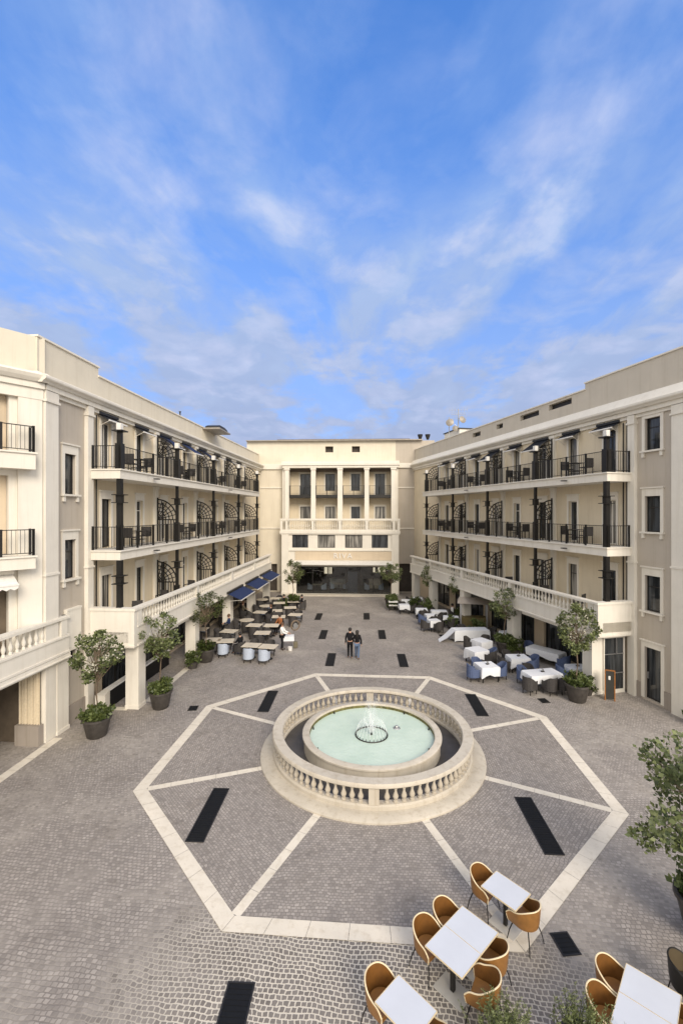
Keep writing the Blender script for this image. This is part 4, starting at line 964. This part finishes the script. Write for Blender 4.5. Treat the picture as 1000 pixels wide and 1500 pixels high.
def ped_table(round_=False):
    e = empty('cafe_table')
    if round_: MB().lathe([(.01, .70), (.50, .70), (.53, .73), (.53, .75), (.01, .755)], n=26).build('table_top', M['cafetop'], e)
    else: MB().box(-.50, -.42, .715, .50, .42, .75).build('table_top', M['cafetop'], e, bevel=.006)
    MB().tube((0, 0, .03), (0, 0, .715), .04, n=8).build('pedestal', M['iron'], e)
    MB().lathe([(.01, 0), (.26, 0), (.24, .03), (.05, .05), (.01, .05)], n=16).build('foot', M['iron'], e); return e
WP = Kind(lambda: wicker_chair('cushion', 'bluew')); PS = Kind(ped_table); PR = Kind(lambda: ped_table(True))
CT = [(-8.35, 26.8, 0, 'cream cafe table beside the second pier tree'), (-9.2, 27.0, 0, 'cream cafe table inside the near arcade end'),
      (-6.55, 26.0, 0, 'cream cafe table in the front row middle'), (-5.5, 25.8, 0, 'cream cafe table, front row nearest the plaza'),
      (-6.5, 28.7, 0, 'cream cafe table in the second row'), (-6.3, 30.6, 0, 'cream cafe table beside the rust-orange top'),
      (-6.3, 33.2, 0, 'cream cafe table, middle row toward plaza'), (-8.4, 32.0, 1, 'round cream cafe table by third pier'),
      (-8.1, 36.9, 1, 'round cream cafe table by fourth pier'), (-5.95, 36.4, 0, 'cream cafe table before the far seated pair'),
      (-8.8, 29.0, 0, 'cream cafe table between second and third piers'), (-8.0, 34.6, 0, 'cream cafe table under the middle navy awning'),
      (-7.9, 40.2, 0, 'cream cafe table nearest the end building'), (-6.1, 38.9, 0, 'cream cafe table between the two seated dark figures'),
      (-7.5, 30.6, 0, 'cream cafe table left of the second row'), (-5.15, 33.9, 0, 'cream cafe table at the plaza edge, middle'), (-7.2, 38.2, 0, 'cream cafe table left of the far seated pair'),
      (-9.0, 39.6, 1, 'round cream cafe table at the fifth pier'), (-6.9, 35.2, 0, 'cream cafe table behind the black-clad sitter'), (-10.9, 29.4, 0, 'cream cafe table inside the arcade second bay'),
      (-10.6, 33.5, 1, 'round cream cafe table inside arcade third bay'), (-10.4, 38.6, 1, 'round cream cafe table inside arcade fourth bay')]
for i, (x, y, rd, t) in enumerate(CT):
    (PR if rd else PS).put((x, y, 0), R(random.uniform(-12, 12)), t, 'table', 'cream cafe tables on the left')
    seats = [(-90, 'in front of'), (90, 'behind')]
    if i in (0, 6, 7, 8, 10, 11): seats.append((180, 'left of'))
    if i in (7, 8, 12): seats.append((0, 'right of'))
    for (a, nm) in seats:
        if i in (13,) : continue
        A = R(a+random.uniform(-14, 14)); off = .78
        KK = WP if (i in (0, 2, 3) and a == -90) else (WC if i % 4 != 1 else WK)
        KK.put((x+off*math.cos(A), y+off*math.sin(A), 0), A+math.pi/2, '%s chair %s the %s' % ('pale blue' if KK is WP else 'dark wicker', nm, t), 'chair', 'wicker chairs of the left cafe')
for (x, y, t) in ((-4.9, 47.6, 'left'), (-2.6, 48.2, 'middle'), (1.2, 47.8, 'right')):
    PS.put((x, y, .1), 0, 'cream table inside the restaurant behind the glazing, %s one' % t, 'table', 'tables inside the restaurant')
    for q, nm in ((-.75, 'left'), (.75, 'right')):
        WP.put((x+q, y, .1), R(-90 if q < 0 else 90), 'pale chair inside the restaurant, %s of the %s table' % (nm, t), 'chair', 'chairs inside the restaurant')
# roofed stand, menu stand, shop stand
kk = empty('host_stand', (8.1, 33.0, 0), R(-12), 'small roofed wooden stand behind the far right tables', 'stand')
for (x, y) in ((-.9, -.6), (.9, -.6), (-.9, .6), (.9, .6)): MB().box(x-.05, y-.05, 0, x+.05, y+.05, 2.0).build('post', M['metal'], kk)
MB().add([(-1.15, -.8, 2.0), (1.15, -.8, 2.0), (1.15, .8, 2.0), (-1.15, .8, 2.0), (-1.0, 0, 2.35), (1.0, 0, 2.35)], [(0, 1, 5, 4), (2, 3, 4, 5), (1, 2, 5), (3, 0, 4), (0, 3, 2, 1)]).build('roof', M['plinth'], kk)
MB().box(-.85, -.45, 0, .85, .45, .95).build('counter', plain('olive_panel', (.12, .09, .03), .7), kk)
ms = empty('menu_stand', (11.25, 20.85, 0), R(-20), 'tall narrow orange-edged menu board beside the glazed right arcade end', 'sign')
MB().box(-.17, -.03, .08, .17, .03, 1.35).build('board', M['chalk'], ms); MB().box(.17, -.05, 0, .21, .05, 1.38).box(-.21, -.05, 0, -.17, .05, 1.38).box(-.17, -.045, 1.35, .17, .045, 1.385).build('frame', M['wood'], ms)
MB().box(-.06, -.034, .95, .02, -.031, 1.12).build('paper', M['whitec'], ms)
es = empty('easel_sign', (-4.25, 28.0, 0), .3, 'ring-shaped dull frame on a thin stand beyond the white-shirted waiter', 'sign')
MB().tube((0, 0, .03), (0, 0, 1.2), .015).build('post', M['metal'], es)
dd = MB().lathe([(.26, -.03), (.31, -.04), (.34, 0), (.31, .04), (.26, .03)], n=26, closed=True).build('ring', M['bark'], es, True, loc=(0, 0, 1.42)); MB().lathe([(.01, -.01), (.15, -.01), (.15, .01), (.01, .01)], n=16).build('hub', M['metal'], dd); dd.rotation_euler = (R(90), 0, R(20))
MB().prism([(-.14, -.11), (.14, -.11), (.14, .11), (-.14, .11)], 0, .40).build('weighted_foot', M['khaki'], es, bevel=.04)
sc = empty('service_trolley', (-4.65, 27.75, 0), R(8), 'white clothed service trolley beside the standing waiter', 'trolley')
MB().box(-.35, -.25, .78, .35, .25, .84).box(-.36, -.26, .55, .36, -.25, .84).build('covered_top', M['cloth'], sc)
for (x, y) in ((-.3, -.2), (.3, -.2), (-.3, .2), (.3, .2)): MB().tube((x, y, 0), (x, y, .78), .015).build('leg', M['metal'], sc)
tag(MB().lathe([(.01, 0), (.12, 0), (.15, .22), (.13, .22), (.01, .2)], n=14).build('bucket', M['whitec'], loc=(-4.5, 27.45, 0)), 'small white bucket on the paving below the service trolley', 'bucket')
ws = empty('plant_stand', (2.65, 39.0, 0), 0, 'pale two-tier stand under the right restaurant shrub', 'stand')
for z in (.45, .75): MB().box(-.4, -.3, z, .4, .3, z+.05).build('shelf', M['whitec'], ws)
for (x, y) in ((-.36, -.26), (.36, -.26), (-.36, .26), (.36, .26)): MB().box(x-.02, y-.02, 0, x+.02, y+.02, .8).build('leg', M['dark'], ws)

# balcony furniture
def bal_chair():
    e = empty('balcony_chair'); a = MB()
    MB().box(-.24, -.24, .42, .24, .24, .46).build('seat', M['wicker'], e)
    MB().box(-.24, -.26, .46, .24, -.22, .90).build('backrest', M['wicker'], e)
    for (x, y) in ((.22, .22), (-.22, .22), (.22, -.22), (-.22, -.22)): a.box(x-.018, y-.018, 0, x+.018, y+.018, .66 if y > 0 else .9)
    a.box(-.25, -.22, .64, -.20, .24, .67).box(.20, -.22, .64, .25, .24, .67); a.build('frame', M['iron'], e); return e
def bal_table():
    e = empty('balcony_table'); MB().box(-.3, -.3, .70, .3, .3, .73).build('table_top', M['dark'], e)
    a = MB()
    for (x, y) in ((.26, .26), (-.26, .26), (.26, -.26), (-.26, -.26)): a.box(x-.015, y-.015, 0, x+.015, y+.015, .70)
    a.box(-.26, -.01, .3, .26, .01, .32).box(-.01, -.26, .3, .01, .26, .32).box(-.275, .245, .3, .275, .275, .32).box(-.275, -.275, .3, .275, -.245, .32).box(-.275, -.245, .3, -.245, .245, .32).box(.245, -.245, .3, .275, .245, .32).build('frame', M['iron'], e); return e
BC = Kind(bal_chair); BT = Kind(bal_table)
FN = ['terrace', 'middle balcony', 'top balcony']; BN = ['nearest', 'second', 'third', 'farthest']
for (nm, o, ang, sg, bay) in (('left', OL, la, -1, BAYL), ('right', OR, ra, 1, BAYR)):
    cx, sx = math.cos(ang), math.sin(ang)
    for fi in (1, 2):
        for k in range(4):
            for (s_, d_, rr, K, cat, what) in ((k*bay+2.1, .75, 90 if 0 else -90, BC, 'chair', 'black balcony chair on the near side'), (k*bay+2.75, .8, 0, BT, 'table', 'small dark balcony table'), (k*bay+3.4, .75, 90, BC, 'chair', 'black balcony chair on the far side')):
                x = o[0]+cx*s_-sx*sg*d_; y = o[1]+sx*s_+cx*sg*d_
                K.put((x, y, F[fi]), ang+R(rr)+random.uniform(-.2, .2), '%s of the %s wing %s, %s bay' % (what, nm, FN[fi], BN[k]), cat, 'balcony '+cat+'s')
    for k, s_ in ((0, 2.4), (0, 4.9), (1, 8.4)):
        x = o[0]+cx*s_-sx*sg*.9; y = o[1]+sx*s_+cx*sg*.9
        BC.put((x, y, F[0]), ang+R(-60 if s_ < 3 else 80), 'black chair on the %s wing terrace, %s' % (nm, {2.4: 'nearest the parapet end', 4.9: 'by the second door', 8.4: 'in the second bay'}[s_]), 'chair', 'balcony chairs')

# ------------------------------------------------------------------ people
def skin_mesh(name, verts, edges, radii, mat, par, sub=1, root=0):
    me = bpy.data.meshes.new(name); me.from_pydata(verts, edges, []); o = bpy.data.objects.new(name, me); COL.objects.link(o)
    sk = o.modifiers.new('s', 'SKIN'); sk.use_smooth_shade = True
    for i, v in enumerate(me.skin_vertices[0].data):
        r = radii[i]; v.radius = r if isinstance(r, tuple) else (r, r); v.use_root = (i == root); 
    ss = o.modifiers.new('u', 'SUBSURF'); ss.levels = sub; ss.render_levels = sub
    dg = bpy.context.evaluated_depsgraph_get(); dg.update()
    m2 = bpy.data.meshes.new_from_object(o.evaluated_get(dg)); bpy.data.objects.remove(o)
    q = bpy.data.objects.new(name, m2); COL.objects.link(q); m2.materials.clear(); m2.materials.append(mat); q.parent = par
    for p in m2.polygons: p.use_smooth = True
    return q
def person(loc, rz, label, top, bottom, hair, pose='stand', long_hair=False, h=1.74, larm=None, rarm=None, step=.16, skirt=False, shoes='iron'):
    """faces +y.  joints in metres for a 1.74 m figure"""
    e = empty('person', loc, rz, label, 'person'); k = h/1.74
    V = {}
    if pose == 'stand':
        V.update(pel=(0, 0, .95), lh=(-.09, 0, .90), rh=(.09, 0, .90), lk=(-.09, .03+step*.5, .50), rk=(.09, .05-step*.4, .50), la=(-.09, step*.9, .09), ra=(.09, -step*.8, .10), lt=(-.10, step*.9+.15, .03), rt=(.10, -step*.8+.15, .03))
        sy, sz = 0, 0
    else:
        V.update(pel=(0, 0, .55), lh=(-.09, .03, .52), rh=(.09, .03, .52), lk=(-.11, .45, .54), rk=(.11, .45, .54), la=(-.11, .46, .09), ra=(.11, .44, .09), lt=(-.12, .62, .03), rt=(.12, .60, .03))
        sy, sz = .03, -.40
    z = lambda y, zz: (0, y+sy, zz+sz)
    V.update(wa=z(0, 1.10), ch=z(0, 1.30), nb=z(-.01, 1.46), nk=z(.0, 1.53), hd=z(.02, 1.62), ht=z(.01, 1.70), ls=(-.17, sy, 1.41+sz), rs=(.17, sy, 1.41+sz), ns=(0, sy+.115, 1.605+sz))
    la_ = larm or ((-.24, -.02, 1.13), (-.25, .05, .88)); ra_ = rarm or ((.24, -.02, 1.13), (.25, .05, .88))
    def P(t): return (t[0], t[1]+sy, t[2]+sz)
    V.update(le=P(la_[0]), lw=P(la_[1]), re=P(ra_[0]), rw=P(ra_[1]))
    rad = dict(pel=(.15, .11), lh=.088, rh=.088, lk=.058, rk=.058, la=.040, ra=.040, lt=.035, rt=.035, wa=(.125, .095), ch=(.155, .105), nb=.07, nk=.055, hd=(.078, .092), ht=.06, ns=.014, ls=.062, rs=.062, le=.042, re=.042, lw=.027, rw=.027)
    E_ = [('pel', 'wa'), ('wa', 'ch'), ('ch', 'nb'), ('nb', 'nk'), ('nk', 'hd'), ('hd', 'ht'), ('hd', 'ns'), ('ch', 'ls'), ('ch', 'rs'), ('ls', 'le'), ('le', 'lw'), ('rs', 're'), ('re', 'rw'), ('pel', 'lh'), ('pel', 'rh'), ('lh', 'lk'), ('lk', 'la'), ('la', 'lt'), ('rh', 'rk'), ('rk', 'ra'), ('ra', 'rt')]
    for s in 'lr':
        w = Vector(V[s+'w']); el = Vector(V[s+'e']); d = (w-el).normalized(); side = Vector((0, 1, 0)) if abs(d.z) > .6 else Vector((1 if s == 'l' else -1, 0, 0)); side = (side-d*side.dot(d)).normalized()
        inn = d.cross(side).normalized()*(1 if s == 'l' else -1)
        V[s+'pm'] = tuple(w+d*.075); rad[s+'pm'] = .030; E_.append((s+'w', s+'pm'))
        V[s+'th'] = tuple(w+d*.055+side*.045); rad[s+'th'] = .010; V[s+'tj'] = tuple(w+d*.09+side*.055+inn*.01); rad[s+'tj'] = .008; E_ += [(s+'w', s+'th'), (s+'th', s+'tj')]
        for q, (o_, l_) in enumerate(((.027, .075), (.010, .085), (-.008, .08), (-.025, .062))):
            V[s+'f%d' % q] = tuple(w+d*.105+side*o_); rad[s+'f%d' % q] = .009; V[s+'g%d' % q] = tuple(w+d*(.105+l_)+side*o_+inn*.02); rad[s+'g%d' % q] = .007
            E_ += [(s+'pm', s+'f%d' % q), (s+'f%d' % q, s+'g%d' % q)]
    names = list(V); ix = {n: i for i, n in enumerate(names)}
    sv = lambda n: tuple(c*k for c in V[n])
    skin_mesh('body', [sv(n) for n in names], [(ix[a], ix[b]) for a, b in E_], [rad[n] if not isinstance(rad[n], tuple) else rad[n] for n in names], M['skin'], e, 1, ix['pel'])
    def sub(nm, keys, edges, grow, mat, r2={}):
        ii = {n: i for i, n in enumerate(keys)}; rr = []
        for n in keys:
            r = r2.get(n, rad[n]); rr.append(tuple(c+grow for c in r) if isinstance(r, tuple) else r+grow)
        return skin_mesh(nm, [sv(n) for n in keys], [(ii[a], ii[b]) for a, b in edges], rr, mat, e, 1, 0)
    sub('top', ['pel', 'wa', 'ch', 'nb', 'ls', 'le', 'lw', 'rs', 're', 'rw'], [('pel', 'wa'), ('wa', 'ch'), ('ch', 'nb'), ('ch', 'ls'), ('ls', 'le'), ('le', 'lw'), ('ch', 'rs'), ('rs', 're'), ('re', 'rw')], .018, top)
    sub('trousers', ['pel', 'lh', 'lk', 'la', 'rh', 'rk', 'ra'], [('pel', 'lh'), ('lh', 'lk'), ('lk', 'la'), ('pel', 'rh'), ('rh', 'rk'), ('rk', 'ra')], .016, bottom)
    for s in 'lr': sub('shoe', [s+'a', s+'t'], [(s+'a', s+'t')], .014, M['iron'])
    c = sv('hd'); hm = MB().ball((c[0], c[1]-.018, c[2]+.035), .108, 14, 1.05)
    if long_hair: hm.path([(c[0], c[1]-.05, c[2]+.02), (c[0], c[1]-.09, c[2]-.15), (c[0], c[1]-.10, c[2]-.36)], [.09, .085, .03], 10)
    hm.build('hair', hair, e, True)
    for s in (-1, 1):
        MB().ball((c[0]+s*.032, c[1]+.088, c[2]+.012), .011, 6).build('eye', M['iron'], e); MB().ball((c[0]+s*.088, c[1]+.0, c[2]), .022, 6).build('ear', M['skin'], e)
    MB().path([(c[0]-.022, c[1]+.088, c[2]-.045), (c[0], c[1]+.096, c[2]-.047), (c[0]+.022, c[1]+.088, c[2]-.045)], .005, 4).build('mouth', plain('lips', (.3, .08, .07), .5), e)
    return e
clothed(9.55, 29.6, .95, .8, R(20), 'the cloth under the third right arcade bay', [(WK, 180, .8, 0, 'on the left of'), (WC, -90, .75, 0, 'in front of')], .3, 21, False)
clothed(5.15, 32.6, .8, .75, R(15), 'the cloth at the plaza edge, right', [(WC, 180, .7, 0, 'on the left of'), (WK, -80, .7, 0, 'in front of')], .34, 22, False)
clothed(8.2, 36.6, .9, .7, R(0), 'the cloth behind the fourth right pier', [(WK, 180, .75, 0, 'on the left of'), (WK, 0, .75, 0, 'on the right of')], .3, 23, False)
clothed(3.5, 37.9, .85, .7, R(5), 'the cloth beside the far plant stand', [(WK, 0, .75, 0, 'on the right of'), (WC, 90, .7, 0, 'behind')], .3, 24, False)
person((-.74, 26.1, 0), R(4), 'man in black walking away beside the woman in pale jeans', M['blackcl'], M['blackcl'], M['hair'], h=1.80, rarm=((.30, -.06, 1.18), (.40, -.10, 1.05)), step=.12)
person((-.32, 26.05, 0), R(-6), 'long-haired woman in dark top and bluish trousers walking arm in arm with the man', M['blackcl'], M['jeans'], M['hair'], long_hair=True, h=1.66, step=.22, larm=((-.26, .02, 1.16), (-.20, .12, 1.02)))
person((-5.0, 27.5, 0), R(-95), 'waiter in white shirt and black trousers standing at the service trolley', M['shirt'], M['blackcl'], M['hairb'], h=1.72, larm=((-.20, .12, 1.15), (-.14, .38, 1.08)), rarm=((.20, .12, 1.15), (.14, .38, 1.08)), step=.03)
person((-7.35, 26.5, 0), R(60), 'person in dark clothes sitting between the front left cafe tables', M['blackcl'], M['blackcl'], M['hair'], 'sit', larm=((-.22, .10, 1.18), (-.12, .34, 1.12)), rarm=((.22, .10, 1.18), (.12, .34, 1.12)))
person((-5.85, 31.35, 0), R(150), 'person in rust-orange top sitting behind the second-row cafe tables', plain('rust_top', (.28, .10, .03), .8), M['blackcl'], M['hair'], 'sit', larm=((-.22, .10, 1.18), (-.12, .34, 1.12)), rarm=((.22, .10, 1.18), (.12, .34, 1.12)))
for (x, y, r, t) in ((-6.95, 38.9, -90, 'left'), (-5.3, 38.9, 90, 'right')):
    WK.put((x+(-.05 if x < -6 else .05), y, 0), R(r), 'dark wicker chair under the far seated figure, %s of the pair' % t, 'chair', 'wicker chairs of the left cafe')
    person((x, y, 0), R(r), 'far seated figure in black near the end building, %s of the pair' % t, M['blackcl'], M['blackcl'], M['hair'], 'sit', larm=((-.22, .10, 1.18), (-.12, .34, 1.12)), rarm=((.22, .10, 1.18), (.12, .34, 1.12)))
WK.put((-7.33, 26.45, 0), R(60), 'dark wicker chair holding the dark-clothed sitter in the front row', 'chair', 'wicker chairs of the left cafe')
WK.put((-5.88, 31.4, 0), R(150), 'dark wicker chair holding the sitter in the rust-orange top', 'chair', 'wicker chairs of the left cafe')
for (x, y, r, topm, t) in ((-9.45, 31.2, 100, 'navy', 'person in navy sitting inside the left arcade behind the third pier'), (-9.7, 35.6, -60, 'khaki', 'person in olive sitting under the far navy awning'), (-7.15, 34.6, 90, 'blackcl', 'person in black sitting between the cream tables')):
    WK.put((x, y-.04, 0), R(r), 'dark chair holding the ' + t, 'chair', 'wicker chairs of the left cafe')
    person((x, y, 0), R(r), t, M[topm], M['blackcl'], M['hairb'], 'sit', larm=((-.22, .10, 1.18), (-.12, .34, 1.12)), rarm=((.22, .10, 1.18), (.12, .34, 1.12)))
person((7.05, 35.6, 0), R(-90), 'person in pale top sitting at the far pale blue cloth', M['shirt'], M['blackcl'], M['hair'], 'sit')
WK.put((7.1, 35.6, 0), R(-90), 'dark wicker chair holding the pale-topped sitter on the right', 'chair', 'dark wicker cafe chairs')

# ------------------------------------------------------------------ camera, light, sky
cam = bpy.data.cameras.new('camera'); co = bpy.data.objects.new('camera', cam); COL.objects.link(co)
co.location = (0, 0, 8.6); co.rotation_euler = (R(90), 0, math.atan(31/652))
cam.sensor_fit = 'HORIZONTAL'; cam.sensor_width = 36; cam.lens = 36*652/1000; cam.clip_end = 2000; cam.clip_start = .1
S.camera = co
sd = Vector((-.33, .75, -.50)).normalized()
sun = bpy.data.lights.new('sun', 'SUN'); so = bpy.data.objects.new('sun', sun); COL.objects.link(so)
sun.energy = 2.2; sun.angle = R(28); sun.color = (1, .89, .75); so.rotation_euler = sd.to_track_quat('-Z', 'Y').to_euler(); so.location = (20, -30, 40)
W = bpy.data.worlds.new('World'); S.world = W; W.use_nodes = True
nt = W.node_tree; bg = nt.nodes['Background']; L = nt.links.new
sky = nt.nodes.new('ShaderNodeTexSky'); sky.sky_type = 'NISHITA'; sky.sun_disc = False
sky.sun_elevation = math.asin(-sd.z); sky.sun_rotation = math.atan2(-sd.x, -sd.y); sky.air_density = 1.0; sky.dust_density = .6; sky.ozone_density = 2.5
tc = nt.nodes.new('ShaderNodeTexCoord'); sx = nt.nodes.new('ShaderNodeSeparateXYZ'); L(tc.outputs['Generated'], sx.inputs[0])
def mth(op, a, b=None, c=None, clamp=False):
    n = nt.nodes.new('ShaderNodeMath'); n.operation = op; n.use_clamp = clamp
    for i, v in enumerate((a, b, c)):
        if v is None: continue
        if hasattr(v, 'is_output'): L(v, n.inputs[i])
        else: n.inputs[i].default_value = v
    return n.outputs[0]
zz = mth('MAXIMUM', sx.outputs[2], 0.0); zd = mth('ADD', zz, .16)
cx = mth('DIVIDE', sx.outputs[0], zd); cy = mth('DIVIDE', sx.outputs[1], zd)
cb = nt.nodes.new('ShaderNodeCombineXYZ'); L(cx, cb.inputs[0]); L(cy, cb.inputs[1])
mp = nt.nodes.new('ShaderNodeMapping'); mp.inputs['Scale'].default_value = (1.75, .95, 1); mp.inputs['Rotation'].default_value = (0, 0, R(-5)); mp.inputs['Location'].default_value = (2.3, .7, 0); L(cb.outputs[0], mp.inputs[0])
n1 = nt.nodes.new('ShaderNodeTexNoise'); n1.inputs['Scale'].default_value = 1.15; n1.inputs['Detail'].default_value = 9; n1.inputs['Roughness'].default_value = .58; n1.inputs['Distortion'].default_value = .35; L(mp.outputs[0], n1.inputs['Vector'])
n2 = nt.nodes.new('ShaderNodeTexNoise'); n2.inputs['Scale'].default_value = 3.6; n2.inputs['Detail'].default_value = 8; n2.inputs['Roughness'].default_value = .55; n2.inputs['Distortion'].default_value = .3; L(mp.outputs[0], n2.inputs['Vector'])
m1 = ramp(nt, n1.outputs['Fac'], [(.42, 0.), (.62, 1.)]); m2 = ramp(nt, n2.outputs['Fac'], [(.45, 0.), (.75, 1.)])
hz = mth('POWER', mth('SUBTRACT', 1.0, zz, clamp=True), 1.7)          # more veil toward the horizon
cov = mth('MULTIPLY', mth('ADD', mth('MULTIPLY', m1, .75), mth('MULTIPLY', mth('MULTIPLY', m2, m1), .55)), mth('ADD', mth('MULTIPLY', hz, 1.25), .22), clamp=True)
n3 = nt.nodes.new('ShaderNodeTexNoise'); n3.inputs['Scale'].default_value = 3.4; n3.inputs['Detail'].default_value = 7; n3.inputs['Roughness'].default_value = .55; n3.inputs['Distortion'].default_value = .25; L(cb.outputs[0], n3.inputs['Vector'])
m3 = ramp(nt, n3.outputs['Fac'], [(.47, 0.), (.66, 1.)])
cov = mth('ADD', cov, mth('MULTIPLY', m3, mth('MULTIPLY', mth('POWER', hz, .7), .60)), clamp=True)
cov = mth('ADD', cov, mth('MULTIPLY', mth('POWER', hz, .8), .95), clamp=True)
SKYT = mixc(nt, 1.0, sky.outputs[0], mixc(nt, mth('POWER', mth('SUBTRACT', 1.0, zz, clamp=True), 2.2), (.40, 1.25, 2.25), (.66, .78, 1.15)), 'MULTIPLY')
CL = mixc(nt, hz, (2.6, 3.9, 6.5), (3.35, 3.75, 5.0))
CL = mixc(nt, mth('MULTIPLY', mth('MULTIPLY', m3, mth('ADD', mth('MULTIPLY', m1, .6), .4)), .8), CL, (4.7, 5.1, 6.7))
CL = mixc(nt, mth('MULTIPLY', mth('SUBTRACT', 1.0, m2), mth('MULTIPLY', hz, .5)), CL, (2.0, 2.6, 4.4))
back = nt.nodes.new('ShaderNodeMapRange'); back.interpolation_type = 'SMOOTHSTEP'; L(sx.outputs[1], back.inputs[0])  # unseen bright warm cloud bank added behind the camera to light the courtyard
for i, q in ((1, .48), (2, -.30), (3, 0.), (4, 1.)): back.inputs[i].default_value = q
front = mixc(nt, cov, SKYT, CL)
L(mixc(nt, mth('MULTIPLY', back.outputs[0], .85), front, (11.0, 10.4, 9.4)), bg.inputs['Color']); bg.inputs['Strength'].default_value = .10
S.view_settings.view_transform = 'Standard'; S.view_settings.look = 'None'; S.view_settings.exposure = 0.54; S.view_settings.gamma = 1
